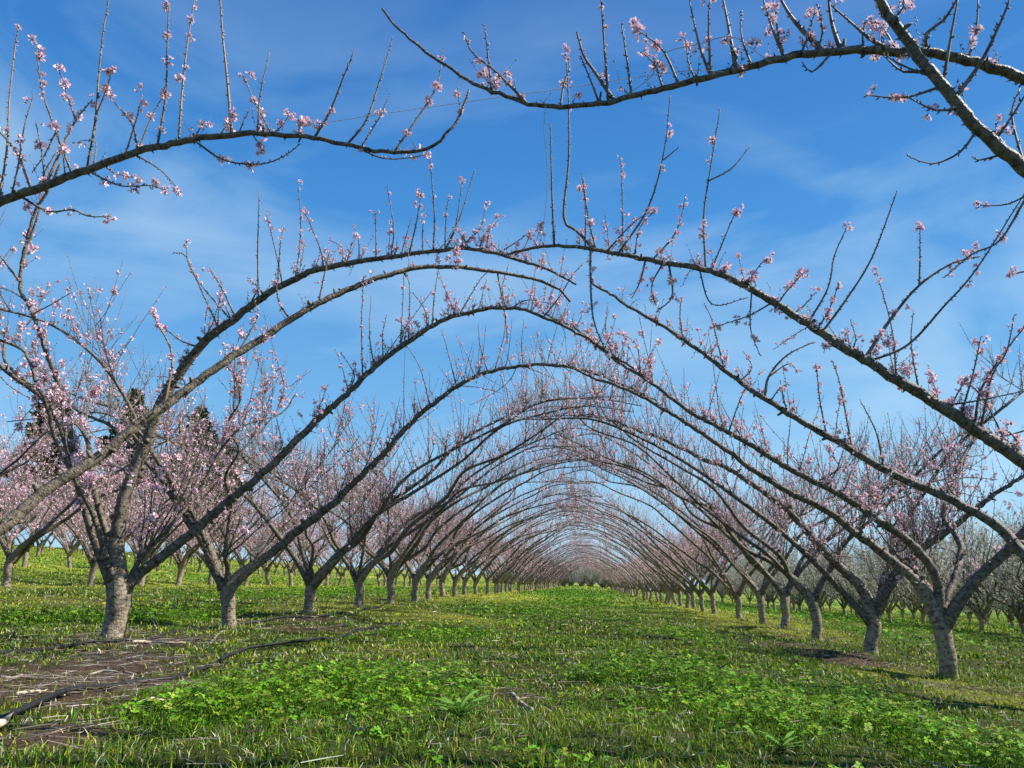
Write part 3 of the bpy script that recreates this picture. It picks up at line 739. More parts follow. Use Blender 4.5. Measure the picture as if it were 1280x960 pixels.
# left row, tree just outside the frame: its arch crosses the top left corner
b = left_base(-1); f = fork_of(b, -140, 742)
detailed_tree(101, b, f, .09,
    [("-140,750 -138,640 -118,480 -80,360 -40,290 0,256 50,236 100,215 150,199 200,185 250,174 290,168 340,168 400,174 440,182 475,188 515,189 545,180 565,160 578,135 586,112", 15, 2.2, 4.0, 4.1),
     ("-132,752 -90,712 -40,683 0,661 60,611 120,573 165,536 205,508 250,475 300,441 370,396 430,364 500,340 550,333 620,341 670,350 700,362 712,376", 12, 2.2, 4.0, 6.1),
     ("-148,745 -170,600 -130,440 -70,340 -20,280", 11, 4, 4.0, 4.6)],
    [(p, r1, r2, f_) for p, r1, r2, f_ in auto_arches(rngA, f[2], 1, 2, mid=0)[1:]],
    [("108,210 119,151 124,87 129,40 137,-6", 3.0, []), ("201,182 207,120 209,60 211,3", 2.6, [1]), ("222,177 228,110 235,50 244,-5", 2.8, []), ("286,168 285,110 278,40 275,-8", 3.4, [.06]),
     ("318,166 325,120 337,65", 2.0, []), ("338,164 320,130 304,94", 2.0, [.1]), ("390,172 412,140 428,100 443,63", 2.8, [.15, .3]), ("432,179 458,150 475,100 490,50", 2.6, []), ("455,182 475,145 486,118", 1.8, [.6]),
     ("490,186 520,150 545,110 552,80", 2.4, [.6, .75]), ("440,183 480,198 520,196 534,191", 2.0, [.1, .95]), ("245,182 280,200 325,205 355,195 375,180", 2.4, [.3]), ("170,198 200,212 222,236", 1.8, [.98]),
     ("112,220 150,232 190,232 208,240", 2.2, [.25, .6, .8, 1]), ("30,250 60,264 90,262 110,270 139,271", 2.8, [.35, .55, 1]), ("40,240 20,190 -5,160", 3.2, [.5, .6]), ("-2,245 8,190 12,120 20,50 24,35", 2.6, [.4, 1]),
     ("88,220 70,165 52,110 45,56", 2.6, [.9, 1]), ("52,234 75,190 95,150 115,125", 3.2, [.4, .6, .75, 1]), ("175,190 165,155 145,130 132,112", 2.2, [.5, .9, 1]), ("160,195 170,150 178,118", 2.0, [.8, 1]), ("175,188 190,145 205,118", 2.0, [.6, .95]),
     ("95,152 82,112 72,80", 2.0, [.35, .6, .9]), ("240,172 250,160 249,152", 1.8, [.5, 1]), ("275,170 285,155 292,144", 1.8, [.6, 1]), ("340,168 352,158 362,142", 1.6, [.5, 1]), ("372,172 374,160 376,152", 1.6, [.4, 1]),
     ("300,170 306,148 313,137", 1.8, []), ("115,205 120,178 103,176", 1.8, [1]), ("118,150 135,106 140,84", 2.0, [.6, .9, 1]), ("70,165 55,195 40,215", 2.0, [.4]), ("310,170 325,182 327,190", 1.6, [1]), ("130,200 140,215 175,224", 1.8, [.6, 1]),
     ("12,252 22,210 30,160 42,118", 2.0, []), ("60,236 52,190 45,155", 2.0, [.6]), ("5,258 -5,220 -12,180", 2.0, [.5]), ("80,226 78,190 70,160", 1.6, [.7]),
     ("205,508 215,444 195,401 193,392", 3.0, [.5, .8, 1]), ("300,441 322,395 318,377", 2.0, [.6]), ("360,400 348,375 345,340", 2.2, [.3, .8]), ("400,380 405,345 412,315", 2.0, [.4]), ("620,341 632,400 634,430", 1.8, [.6, .8])],
    'peach tree outside the left edge, its bough arching across the top left corner', per_m=5, Lm=.09, bloom=9, auto_per_m=14, tan=True, sides=12)

# left row, first trunk in view
b = left_base(0); f = fork_of(b, 150, 735)
detailed_tree(102, b, f, .086,
    [("147,772 150,742 147,700 152,650 165,600 185,545 208,495 250,432 290,398 330,370 370,350 400,340 470,326 530,314 580,311 620,316 660,326 690,337 720,352", 12.5, 1.8, 6.0, 6.0),
     ("148,778 156,742 182,710 240,665 292,622 345,578 400,525 430,496 480,450 550,403 590,390 620,386 655,388 690,400 730,420 760,442 790,462", 8.6, 2.0, 6.0, 6.7),
     ("148,775 143,735 122,690 109,639 104,619 90,552 80,508 64,451 40,390 24,357 27,320 42,275 60,240 75,205", 5.8, 2.6, 6.0, 5.6),
     ("146,770 140,725 118,650 95,600 70,548 60,508 47,478 30,437 0,424 -30,415", 5, 2.4, 6.0, 5.4)],
    [(p, r1, r2, f_) for p, r1, r2, f_ in auto_arches(rngA, f[2], 1, 2, Ha=3.0, mid=1, r=.036)[1:]],
    [("539,314 543,269 537,195", 1.7, []), ("556,314 576,269 593,213", 1.7, []), ("554,314 569,285 578,226", 1.5, [.95, 1]), ("554,316 557,280 561,243", 1.3, []), ("492,322 492,285 484,234", 1.5, []), ("469,326 470,300 469,268", 1.6, [.2, .95, 1]),
     ("576,312 600,285 608,254", 1.6, [.95, 1]), ("512,316 520,280 527,240", 1.8, [.8, .95, 1]), ("322,376 322,319 324,240", 1.8, [.1]), ("373,350 376,285 373,232", 1.6, [.3, .5, .65, 1]), ("408,340 400,310 380,262", 1.7, [.8, .95, 1]), ("352,360 345,316 333,268", 1.6, [.9, 1]),
     ("346,358 350,310 353,289", 1.4, [1]), ("272,412 249,357 232,320 217,316", 1.8, [.6]), ("285,400 240,340 232,300", 1.6, [.5, .95]), ("296,395 279,364 262,335", 2.0, [.5, .65, .8, .9, 1]), ("290,398 280,380 275,388", 1.6, [1]), ("310,385 322,360 310,350", 1.6, [.5, .8, 1]),
     ("620,316 640,306 660,292", 1.4, [.6, 1]), ("600,314 605,295 612,286", 1.4, [.4, 1]), ("640,322 655,310 664,288", 1.4, [.8, 1]), ("430,334 428,310 412,300", 1.4, [.6, 1]), ("450,330 448,300 441,280", 1.3, []), ("500,320 508,295 515,270", 1.4, [.5]), ("530,315 528,290 532,262", 1.4, [.7, .9]),
     ("585,312 575,292 566,284", 1.4, [.8]), ("165,600 150,585 118,580", 1.6, [.7]), ("225,470 232,481 205,470", 1.4, [.8]), ("250,432 225,425 203,408", 1.8, [.3, .6, .9, 1]), ("480,452 478,420 483,395", 1.4, [.5]), ("455,475 452,400 455,345", 1.6, []), ("470,460 462,420 464,370", 1.4, []),
     ("510,430 512,360 505,335", 1.5, [.3]), ("535,412 530,385 515,365", 1.4, []), ("543,408 543,370 550,325", 1.6, [.5]), ("575,396 600,350 610,340", 1.4, []), ("430,500 443,470 425,440", 1.4, [.2, .5]), ("500,440 505,410 497,400", 1.4, [.7, 1]), ("630,387 628,360 636,330", 1.4, [.5, .7]),
     ("680,398 700,370 715,345 728,330", 1.5, [.4]), ("640,388 660,375 690,380", 1.3, [.3, .7]), ("27,320 48,265 52,225 70,190", 2.5, []), ("24,357 0,320 -10,316", 2.5, []), ("40,390 65,380 90,365", 1.5, [.6, .9]), ("30,375 10,362 -5,360", 1.5, [.8])],
    'peach tree with the thickest trunk left of the lane, nearest in view', per_m=19, rand_lo=.3, Lm=.15, bloom=13, sides=12, auto_per_m=16)

b = left_base(1); f = fork_of(b, 283, 727)
detailed_tree(103, b, f, .07,
    [("284,755 288,735 302,717 340,690 403,640 435,610 470,575 510,532 560,490 600,470 640,460 670,457 700,459 740,465 780,480 820,500", 8, 1.5, 8.0, 8.3),
     ("284,752 280,732 265,702 249,673 228,645 200,600 170,560 130,530 90,510", 7.5, 2.2, 8.0, 7.6), ("279,735 262,705 250,660 245,620 230,570 225,520", 6, 2, 8.0, 8.6)],
    [(p, r1, r2, f_) for p, r1, r2, f_ in auto_arches(rngA, f[2], 1, 2, Ha=3.0, mid=1)[1:]],
    [("570,488 560,440 552,412", 1.2, [.9]), ("536,508 525,460 507,430", 1.2, [.3, .5]), ("622,466 630,420 632,395", 1.2, []), ("655,460 652,430 655,400", 1.1, [.9]), ("610,470 600,430 598,405", 1.2, [.3, .6])],
    'second peach tree left of the lane, with a whitish sunlit trunk', per_m=33, rand_lo=.22, Lm=.32, bloom=9, sides=10)
for k in (2, 3, 4):
    b = left_base(k); fk = {2: (390, 728), 3: (448, 722), 4: (488, 716)}[k]; f = fork_of(b, *fk); f[2] = min(.62, max(.42, f[2]))
    rr = np.random.default_rng(300 + k)
    aa = [(p, r1, r2, f_) for p, r1, r2, f_ in auto_arches(rr, f[2], 3, 2, 2.75, 2.6, 1)]
    detailed_tree(110 + k, b, f, .068, [], aa, [], ORD[k] + ' peach tree from the front in the row left of the lane', bloom=7.5, Lm=.26, sides=8, auto_per_m=17, n_obj=220)

# right row: two trees outside the frame whose boughs cross it, then the first trunks
b = on_ground(P(1716, 961, 3.4)[0], 3.4); f = fork_of(b, 1700, 800)
detailed_tree(121, b, f, .09,
    [("1702,805 1690,700 1650,560 1580,400 1500,280 1420,190 1350,138 1280,98 1240,84 1200,73 1150,66 1100,63 1050,64 1000,70 950,80 900,93 850,105 800,117 760,127 720,132 690,132 650,125 600,107 560,85 520,55 495,32 480,11", 17, 2.2, 3.4, 3.5),
     ("1695,800 1640,640 1540,470 1400,310 1280,213 1250,187 1215,150 1180,106 1150,68 1125,35 1100,-4 1060,-80 1010,-190", 17, 7, 3.4, 2.75),
     ("1705,800 1690,680 1600,500 1480,380 1380,300 1300,225 1282,205", 12, 3.2, 3.4, 3.6)],
    [],
    [("892,96 886,40 887,-5", 3.2, []), ("917,90 910,30 903,-5", 4.4, []), ("890,96 875,60 868,30 862,2", 3.0, []), ("853,105 830,65 812,48 797,38", 2.8, [.55, .75, .95, 1]), ("831,110 818,80 806,68", 2.6, [.8, 1]), ("795,118 783,70 777,30", 2.8, []), ("757,127 755,50 751,-5", 3.0, []),
     ("770,126 745,92 730,70 721,40", 4.6, []), ("752,129 738,100 726,70", 2.4, []), ("617,113 610,70 606,32", 2.6, []), ("660,127 620,90 590,65 580,40", 2.8, []), ("1033,66 1000,35 985,15 974,-5", 6.0, []), ("1048,64 1040,30 1035,-6", 5.0, []), ("985,72 965,35 953,-5", 3.2, [.45, .6, .8]), ("982,70 972,40 968,0", 2.6, [.3, .5, .9]),
     ("1125,70 1090,50 1060,25 1037,5", 4.0, []), ("1130,75 1105,62 1075,40", 3.4, [.1, .5]), ("1160,68 1158,42 1180,25 1198,-4", 4.2, []), ("1183,106 1188,50 1198,-5", 3.8, []), ("1213,78 1220,40 1223,-4", 3.0, []), ("1200,124 1225,80 1250,30 1264,-5", 4.6, []), ("1165,92 1130,90 1105,70", 3.2, []), ("1170,98 1135,85 1110,72", 3.0, []), ("1045,68 1015,90 1003,78", 2.8, []),
     ("1180,112 1130,122 1083,119", 3.0, [.55, .7, .72]), ("1200,140 1170,138 1135,122", 2.8, [.5, .15]), ("1222,160 1200,190 1165,205 1135,195", 2.6, []), ("1250,195 1225,200 1215,196", 2.4, []), ("1282,210 1265,145 1275,110", 3.0, []), ("1240,178 1262,150 1290,105", 3.0, [.3]), ("1275,215 1245,165 1250,150", 2.6, []),
     ("1115,20 1130,8 1128,-6", 2.4, [.5]), ("1085,64 1078,45 1085,20", 2.4, [.7]), ("1120,66 1100,30 1080,28", 2.6, [.5, .8]), ("940,85 928,50 925,15", 2.4, []), ("700,133 705,105 712,85 708,68", 2.4, [.5, .95]), ("716,133 716,128 718,124", 1.8, [1]), ("1005,70 1010,45 1020,10", 2.6, [.4, .9]), ("1018,68 1028,40 1022,5", 2.6, [.5, .8]), ("905,95 920,70 908,50", 2.0, [.9]), ("872,101 860,75 858,48", 2.0, [.9, 1])],
    'peach tree outside the right edge, thick boughs crossing the top right corner', per_m=6, Lm=.06, bloom=6, sides=14)

b = on_ground(P(1352, 875, 5.4)[0], 5.4); f = fork_of(b, 1345, 772)
detailed_tree(122, b, f, .09,
    [("1345,780 1345,720 1338,660 1315,612 1280,577 1240,549 1200,522 1150,490 1100,462 1050,435 1010,405 960,374 920,354 880,340 830,329 780,317 730,308 690,306 660,310 635,318", 13.5, 2.4, 5.4, 5.6),
     ("1342,778 1310,725 1282,692 1250,658 1215,636 1180,620 1110,590 1050,556 990,520 930,480 880,440 830,408 790,385 765,367 740,352", 9, 2.0, 5.4, 6.9),
     ("1348,775 1400,620 1440,480 1420,340 1360,230 1310,190", 11, 3.5, 5.4, 5.3), ("1350,775 1380,640 1390,520 1360,430 1310,400", 9, 3, 5.4, 5.0)],
    [],
    [("880,342 880,269 887,218 900,137", 2.2, [.2, .28]), ("886,226 915,210 939,181", 1.6, []), ("890,342 915,275 922,260", 1.6, [.9, 1]), ("779,318 778,250 776,198", 1.8, [.4, .8, .95, 1]), ("770,316 810,260 830,190 838,119", 2.2, [.3]), ("829,200 845,187 848,184", 1.4, []),
     ("748,312 720,288 705,272 711,200 711,130 708,75", 2.9, []), ("692,307 690,240 688,155", 2.4, []), ("748,312 735,270 727,218", 2.0, [.4, .5, .7, .85]), ("732,308 732,265 730,225", 1.8, [.7]), ("815,326 845,290 858,243", 1.8, [.4, .6, .8, .95]), ("795,320 800,285 820,262", 1.8, [.4, .7, .95, 1]), ("760,314 790,280 812,265", 1.8, [.5, .7, .9]),
     ("934,360 951,330 961,324", 1.5, [.95, 1]), ("971,382 985,362 1004,342", 1.7, [.5, .8, .95, 1]), ("994,394 1005,382 1020,365", 1.6, [.9, 1]), ("1010,406 1035,360 1043,320 1059,283", 2.0, [1]), ("1022,416 1035,390 1048,357", 1.8, [.5, .75, 1]), ("1026,418 1058,374 1090,322 1121,240", 2.2, []), ("1077,450 1115,397 1149,357 1189,330 1225,320", 3.4, [.8]), ("1149,357 1150,320 1150,281", 1.8, []),
     ("1085,453 1135,431 1179,384 1220,337 1282,240", 2.4, [.55, .62]), ("1119,471 1115,411 1095,337", 1.8, [.3, .9, 1]), ("1149,490 1139,431 1142,387", 1.6, []), ("1220,535 1226,488 1253,444 1284,405", 2.4, [.3, .4]), ("1226,538 1240,470 1258,440 1268,394", 2.0, [.3, .6]), ("1200,524 1216,468 1226,421", 2.0, [.5, .8, 1]), ("1185,512 1198,490 1210,470", 1.6, [.3, .8]),
     ("954,500 961,471 984,444 1018,427", 2.6, []), ("961,471 985,455 998,464", 1.6, [.5, 1]), ("934,366 938,410 950,444", 1.6, [.5, .8]), ("965,378 935,395 895,408", 1.6, [.4, .6, 1]), ("1060,442 1070,425 1063,400", 1.6, [.5]), ("1085,453 1090,440 1100,450", 1.4, [.8]), ("1048,434 1036,425 1030,440", 1.4, [.7]), ("840,332 840,370 820,390", 2.2, [.3, .6]), ("810,326 800,352 790,372", 2.2, [.3, .5, .8, 1]), ("832,333 815,355 818,378", 1.8, [.4, .6, .9, 1]),
     ("740,310 738,345 742,400 762,450", 2.4, []), ("875,340 890,380 935,372", 1.6, []), ("1200,632 1182,600 1178,570", 1.6, [.4]), ("1100,586 1095,540 1075,500", 1.8, [.2]), ("1065,562 1050,480 1040,450", 1.8, [.5]), ("1035,546 1025,500 1020,455", 1.8, [.2, .6, .95]), ("985,516 978,490 975,475", 1.5, [.6]), ("905,462 890,400 880,380", 1.8, [.3]), ("850,424 850,395 852,372", 1.6, [.4, .9]), ("925,478 940,460 930,440", 1.4, [.6, .9]),
     ("965,503 975,485 985,480", 1.4, [.4, .9]), ("1310,200 1284,245 1250,300 1215,318 1180,347", 2.8, [.55, .75, .8, .97]), ("1360,235 1300,238 1260,255 1226,257", 2.6, [.5, .92, 1]), ("1310,330 1282,339 1258,344", 2.2, [.85, 1]), ("1290,565 1262,540 1240,560", 2.2, [.4, .7, .9]), ("1150,492 1190,505 1285,488", 2.2, [.3]), ("1260,566 1230,500 1200,470", 1.8, [.5, .7])],
    'peach tree outside the right edge, its long silvery bough sloping down at right', per_m=16, Lm=.12, bloom=13, sides=12)

b = right_base(0); f = fork_of(b, 1174, 768)
detailed_tree(123, b, f, .072,
    [("1178,800 1170,772 1150,732 1100,690 1060,660 1031,637 998,622 951,595 904,562 850,521 794,491 747,474 710,459 680,458", 8, 1.5, 7.4, 8.0),
     ("1179,795 1177,768 1170,720 1140,682 1100,653 1052,619 991,589 937,558 890,530 850,506 794,464 744,431 710,407 677,392", 7.5, 1.6, 7.4, 7.2),
     ("1179,805 1184,778 1205,745 1232,712 1265,680 1310,640 1370,600 1440,570", 10, 4, 7.4, 7.0), ("1177,770 1200,690 1180,640 1200,580 1230,520", 6, 2, 7.4, 8.4)],
    [(p, r1, r2, f_) for p, r1, r2, f_ in auto_arches(rngA, f[2], -1, 1, 3.1, 2.8, 1)[2:]],
    [("1135,680 1120,690 1080,640", 1.6, []), ("1030,610 1045,590 1055,560", 1.8, []), ("1022,605 1050,585 1053,570", 1.5, [.8]), ("905,543 925,500 935,480", 1.4, [.6, .8]), ("765,448 757,410 760,380", 1.4, [.4]), ("800,470 795,430 770,415", 1.3, [.5])],
    'nearest whole trunk right of the lane, three stout limbs from one fork', per_m=30, rand_lo=.2, Lm=.27, bloom=9, sides=12)

b = right_base(1); f = fork_of(b, 1091, 775)
detailed_tree(124, b, f, .072,
    [("1090,782 1083,748 1051,710 1014,670 994,647 960,620 917,590 880,575 850,562 800,540 760,525 720,520", 8, 1.4, 9.4, 9.8), ("1092,780 1112,731 1130,705 1179,668 1230,630 1290,590", 8.5, 2.5, 9.4, 9.0)],
    [(p, r1, r2, f_) for p, r1, r2, f_ in auto_arches(rngA, f[2], -2, 1, 3.1, 2.8, 1)[1:]], [],
    'second trunk right of the lane, forking low into a wide V', per_m=33, rand_lo=.15, Lm=.30, bloom=9, sides=10)
for k in (2, 3, 4):
    b = right_base(k); fk = {2: (1016, 745), 3: (980, 738), 4: (950, 735)}[k]; f = fork_of(b, *fk); f[2] = min(.62, max(.45, f[2]))
    rr = np.random.default_rng(400 + k)
    aa = [(p, r1, r2, f_) for p, r1, r2, f_ in auto_arches(rr, f[2], -3, 2, 3.05, 2.7, 0)]
    detailed_tree(130 + k, b, f, .068, [], aa, [], ORD[k] + ' trunk from the front in the row right of the lane', bloom=7.5, Lm=.25, sides=8, auto_per_m=17, n_obj=220)

# ------------------------------------------------------------------ the rest of the rows
rng = np.random.default_rng(77)
MIDL = [template_tree(500 + i, 0,   .5, 3, 2, 1, 2.72, 2.6) for i in range(3)]
MIDR = [template_tree(520 + i, 0, .52, 3, 2, i % 2, 3.0, 2.7) for i in range(3)]
FARL = [template_tree(540 + i, 2, .5, 2, 2, 1, 2.72, 2.65) for i in range(4)]
FARR = [template_tree(560 + i, 2, .52, 2, 2, i % 2, 2.95, 2.7) for i in range(4)]
ROWT = [template_tree(580 + i, 1, .5, 2, 2, 1, 2.75, 2.7) for i in range(4)]
PLUM = [template_tree(600 + i, 1 if i < 2 else 2, .34, 0, 0, 0, 0, 0, 'white') for i in range(4)]
TG = 'peach trees in rows along the grass lane'
for k in range(5, 52):
    for sd_, far, midt in ((-1, FARL, MIDL), (1, FARR, MIDR)):
        bb = left_base(k) if sd_ < 0 else right_base(k)
        bb = on_ground(bb[0] + rng.normal(0, .08), bb[1] + rng.normal(0, .12))
        tpl = (midt if k < 11 else far); tpl = tpl[rng.integers(0, len(tpl))]
        side = 'left' if sd_ < 0 else 'right'
        if k < 12: lab = ORD[k] + ' peach tree from the front in the row %s of the lane' % side
        else: lab = 'distant peach tree where the %s row closes up toward the tunnel end' % side
        place_tree(tpl, bb, (0 if sd_ < 0 else math.pi) + rng.normal(0, .1), rng.uniform(.94, 1.06), lab, TG if k < 12 else 'distant peach trees of the %s row' % side)
# rows further left
cnt = {}
for j in range(1, 8):
    xr = XL - ROWSTEP * j
    ys = np.arange(5.7 + (.3 if j % 2 else 0), 64, 2.0)
    for y in ys:
        if y < abs(xr) / .82 - 1.5: continue
        if (y > 60 and j > 1) or (j > 4 and y < 44): continue
        if j == 1 and y > 58: continue
        cnt[j] = cnt.get(j, 0) + 1
        x = xr + rng.normal(0, .12); yy = y + rng.normal(0, .15)
        tpl = ROWT if (j == 1 and y < 30) else FARL; tpl = tpl[rng.integers(0, len(tpl))]
        j = min(j, 4); lab = {1: 'pink peach tree in the second row to the left of the lane', 2: 'pink peach tree in the third row to the left', 3: 'pink peach tree in the fourth row to the left', 4: 'pink peach tree in the farthest row up the left slope'}[j]
        if j < 4 and cnt[j] <= 10: lab = ORD[cnt[j] - 1] + ' ' + lab.replace('to the left of the lane', 'left of the lane') + ', from the front'
        place_tree(tpl, on_ground(x, yy), rng.choice([0, math.pi]) + rng.normal(0, .2), rng.uniform(.95, 1.12), lab, ['', 'second left row', 'third left row', 'fourth left row', 'fifth left row'][j] + ' of peach trees')
# white flowering trees down the slope on the right
for j in range(8):
    xr = 9.6 + 4.4 * j
    for y in np.arange(xr / .78 - 1.2, (62 if j < 2 else 48 + 4 * j), (1.9 if j < 1 else 2.4) if j < 2 else 3.2):
        x = xr + rng.normal(0, .25); yy = y + rng.normal(0, .3)
        place_tree(PLUM[rng.integers(0, 4)], on_ground(x, yy), rng.uniform(0, 6.28), rng.uniform(.9, 1.15), ['low white flowering fruit tree, first line beyond the right row', 'low white flowering fruit tree farther down the right slope'][min(j, 1)], ['first line of white fruit trees', 'white fruit trees down the right slope'][min(j, 1)], 'fruit tree', 'fruit_tree')

for j, y in enumerate((108, 111, 115)):
    for x in np.arange(-13, 13, 1.5):
        place_tree(PLUM[rng.integers(0, 4)], on_ground(x + rng.normal(0, .3), y + rng.normal(0, .4)) - np.array([0, 0, .55]), rng.uniform(0, 6.28), rng.uniform(1.1, 1.5), 'pale flowering tree closing the far end of the tunnel', 'pale trees at the far end of the lane', 'fruit tree', 'fruit_tree')
# ------------------------------------------------------------------ conifers on the left skyline
def conifer(seed, px, ytop, Y, w, label):
    rng = np.random.default_rng(seed)
    p = P(px, 640, Y); b = on_ground(p[0], Y); H = P(px, ytop, Y)[2] - b[2]
    t = link('conifer', None); t.location = b; tag(t, label, 'conifer', 'dark conifers behind the left rows')
    m = MB(); tube(m, smooth_path([np.array([0, 0, -.3]), np.array([.1, 0, H * .5]), np.array([0, .1, H * .97])], .8), limb_radii(smooth_path([np.array([0, 0, -.3]), np.array([.1, 0, H * .5]), np.array([0, .1, H * .97])], .8), H * .018, .03), 8)
    link('trunk', m.mesh('trunk', [M_TRUNK], tcv=True), t)
    br = MB(); lf = MB()
    for i in range(int(H * 9)):
        u = rng.uniform(.12, 1) ** .8; z = H * u; R = w * (1 - u) ** .75 * rng.uniform(.45, 1.15) + .15
        a = rng.uniform(0, 6.283); d = np.array([math.cos(a), math.sin(a), 0])
        pp = np.array([d * R * s + np.array([0, 0, z - .22 * R * s * s + .1 * R * s]) for s in (0, .35, .7, 1.0)])
        tube(br, pp, [.035, .025, .015, .008], 3)
        n = int(50 + 60 * R)
        s = rng.uniform(.25, 1.05, n); c = np.stack([np.interp(s, [0, .35, .7, 1], pp[:, k]) for k in range(3)], 1) + rng.normal(0, .16, (n, 3)) * (.5 + .4 * R / w)
        e1 = nrm(rng.normal(0, 1, (n, 3)) + d * .8); e2 = nrm(np.cross(e1, rng.normal(0, 1, (n, 3)))); L = rng.uniform(.2, .46, (n, 1))
        v = np.stack([c - e2 * L * .45, c + e1 * L * 1.3, c + e2 * L * .45], 1).reshape(-1, 3)
        lf.add(v, np.arange(n * 3).reshape(-1, 3), 0)
    link('branches', br.mesh('branches', [M_SHOOT]), t)['kind'] = 'stuff'
    link('crown', lf.mesh('crown', [M_NEEDLE], smooth=False), t)['kind'] = 'stuff'
conifer(1, 45, 497, 72, 6.0, 'dark conifer behind the blossom at the far left edge')
conifer(2, 152, 489, 76, 5.4, 'tallest dark conifer, behind the crossing of two near boughs')
conifer(3, 240, 512, 70, 5.2, 'pointed dark conifer standing clear right of the thick trunk')
conifer(4, 278, 562, 80, 4.6, 'shorter dark conifer at the right end of the conifer group')

# ------------------------------------------------------------------ hose, sticks, weeds, twine
def ground_line(pts, lift, step=.08):
    w = np.array([gp(a, b) for a, b in pts]); p = smooth_path(w, step)
    p[:, 2] = G(p[:, 0], p[:, 1]) + lift; return p
def hose(pts, r, label, seed, lift=None):
    rng = np.random.default_rng(seed); p = ground_line(pts, r if lift is None else lift); p[:, 2] += .012 * np.sin(np.linspace(0, 14, len(p))) * rng.uniform(.3, 1)
    b0 = p[len(p) // 2].copy(); m = MB(); tube(m, p - b0, r, 10)
    o = link('irrigation_hose', m.mesh('irrigation_hose', [M_HOSE])); o.location = b0; tag(o, label, 'hose', 'black irrigation hoses')
hose([(-60, 940), (0, 909), (50, 886), (110, 867), (160, 859), (210, 853), (240, 843), (270, 832), (290, 822), (310, 815), (350, 809), (390, 804), (430, 797), (470, 787), (500, 783)], .0118, 'black irrigation hose snaking over the soil in the left foreground', 1, .024)
hose([(-60, 834), (0, 821), (60, 815), (110, 806), (150, 803), (200, 797), (250, 788), (290, 782), (340, 776), (420, 768), (480, 758)], .012, 'thin black irrigation hose running between the left trunks', 2, .016)
def stick(pts, r, label, seed, mt=M_STICK, name='fallen_stick', lift=.015):
    rng = np.random.default_rng(seed); p = ground_line(pts, lift, .04); p += rng.normal(0, .004, p.shape); b0 = p[0].copy()
    m = MB(); tube(m, p - b0, np.linspace(r, r * .55, len(p)), 7, 0, rng, .06)
    i = rng.integers(1, max(2, len(p) - 1), 3)
    buds(m, p[i] - b0, rng.normal(0, 1, (3, 3)), r * 1.3, 0, 2.2)
    o = link(name, m.mesh(name, [mt])); o.location = b0; tag(o, label, 'stick', 'cut sticks lying on the ground')
stick([(165, 805), (195, 805), (232, 806)], .012, 'pale straight stick on the soil beside the thickest left trunk', 1, M_PALE)
stick([(262, 808), (272, 795), (290, 789)], .008, 'dark curved twig by the whitish second left trunk', 2)
stick([(20, 872), (45, 868), (78, 873)], .008, 'pale grey stick behind the near end of the black hose', 3, M_PALE)
stick([(0, 852), (50, 848), (100, 850)], .009, 'grey stick on bare soil at the left edge above the hose', 4)
stick([(640, 872), (655, 885), (668, 893)], .014, 'dark stub of wood on bare soil right of the leafy weed', 5)
stick([(790, 863), (820, 864), (845, 862)], .007, 'thin dark stick lying in clover right of the lane centre', 6)
stick([(195, 790), (190, 775), (181, 768)], .006, 'upright thin twig right of the thickest left trunk', 7, lift=.03)
stick([(178, 881), (190, 879), (204, 880)], .009, 'short pale stick in front of the black hose by the clover', 8, M_PALE)
stick([(110, 846), (130, 843), (170, 846)], .008, 'long grey stick on red soil behind the hose', 9)
stick([(560, 878), (540, 866), (572, 858)], .006, 'bent dark twig in clover above the leafy weed', 10)
stick([(-20, 925), (-2, 915), (9, 911)], .02, 'cream coloured cut wood at the hose end, left edge', 11, M_PALE, 'cut_branch', .03)

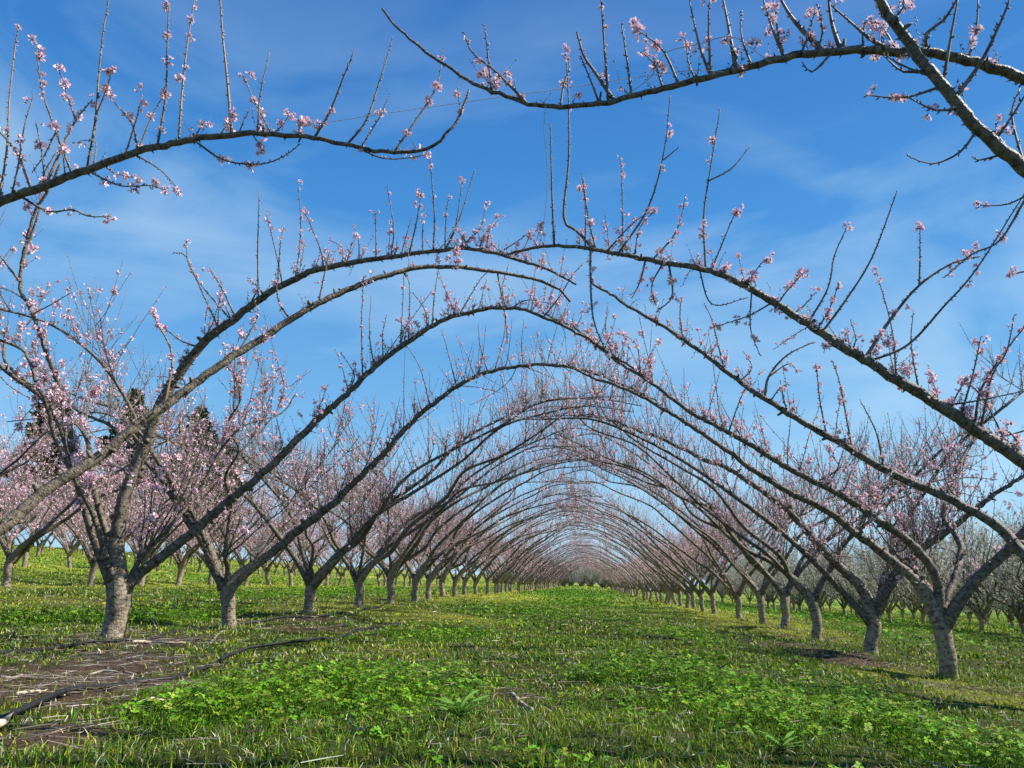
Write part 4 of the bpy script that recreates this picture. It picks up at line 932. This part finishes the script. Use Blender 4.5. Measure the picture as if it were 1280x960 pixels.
def leafy_weed(px, py, n, L, seed, label):
    rng = np.random.default_rng(seed); b = gp(px, py); b = on_ground(b[0], b[1])
    b[2] += .025; t = link('broadleaf_weed', None); t.location = b; tag(t, label, 'weed', 'broad leaved weeds in the lane')
    for k in range(n):
        a = 2 * math.pi * k / n + rng.normal(0, .2); el = rng.choice([rng.uniform(.25, .7), rng.uniform(.8, 1.4)]); d = np.array([math.cos(a), math.sin(a), 0]); e = np.array([-math.sin(a), math.cos(a), 0]); ll = L * rng.uniform(.7, 1.15); w = ll * .12
        m = MB(); s = np.linspace(0, 1, 8); prof = np.array([.14, .2, .5, .45, .85, .65, .8, .05]) * (1 + .25 * rng.normal(0, 1, 8))
        mid = d[None] * (ll * np.cos(el * (1 - .75 * s)) * s)[:, None] + np.array([0, 0, 1])[None] * (ll * np.sin(el) * (s - .45 * s * s))[:, None]
        lift = np.array([0, 0, .3 * w])
        v = np.stack([mid - e * (w * prof)[:, None] + lift, mid, mid + e * (w * prof)[:, None] + lift], 1).reshape(-1, 3)
        i = np.arange(7)[:, None] * 3; q = np.concatenate([np.concatenate([i + j, i + j + 1, i + j + 4, i + j, i + j + 4, i + j + 3], 1).reshape(-1, 3) for j in (0, 1)])
        c = np.array([(.095, .20, .03)]) * rng.uniform(.8, 1.25); col = np.repeat(c, 24, 0); col[1::3] = col[1::3] * 1.5
        m.add(v, q, 0, col=col); link('leaf', m.mesh('leaf', [M_BLADE], col=True), t)
leafy_weed(574, 902, 20, .145, 1, 'large leafy rosette weed in the foreground, left of the lane centre')
leafy_weed(978, 940, 11, .095, 2, 'pale leafy weed among grass near the bottom edge, right')
leafy_weed(745, 878, 6, .06, 3, 'small rosette weed in thin grass right of the dark wood stub')

def twine(pts, r, label, seed):
    p = smooth_path([P(*q) for q in pts], .06); b0 = p[0].copy(); m = MB(); tube(m, p - b0, r, 5)
    o = link('twine', m.mesh('twine', [M_TWINE])); o.location = b0; tag(o, label, 'twine', 'tying twine strung between boughs')
twine([(372, 157, 4.05), (415, 152, 4.03), (480, 142, 3.95), (600, 125, 3.75), (700, 111, 3.6), (800, 96, 3.5), (868, 88, 3.42), (905, 90, 3.42)], .0018, 'long taut twine strung between the top left and top right boughs', 1)
twine([(682, 133, 3.47), (680, 160, 3.55), (684, 205, 3.9), (683, 250, 4.6), (678, 290, 5.3), (672, 312, 5.6)], .0022, 'loose twine hanging from the top right bough down to the arch', 2)
twine([(785, 117, 3.42), (815, 95, 3.40), (832, 66, 3.38), (870, 56, 3.36), (912, 45, 3.35), (935, 57, 3.36), (960, 76, 3.38)], .0022, 'curved twine looping above the top right bough', 3)
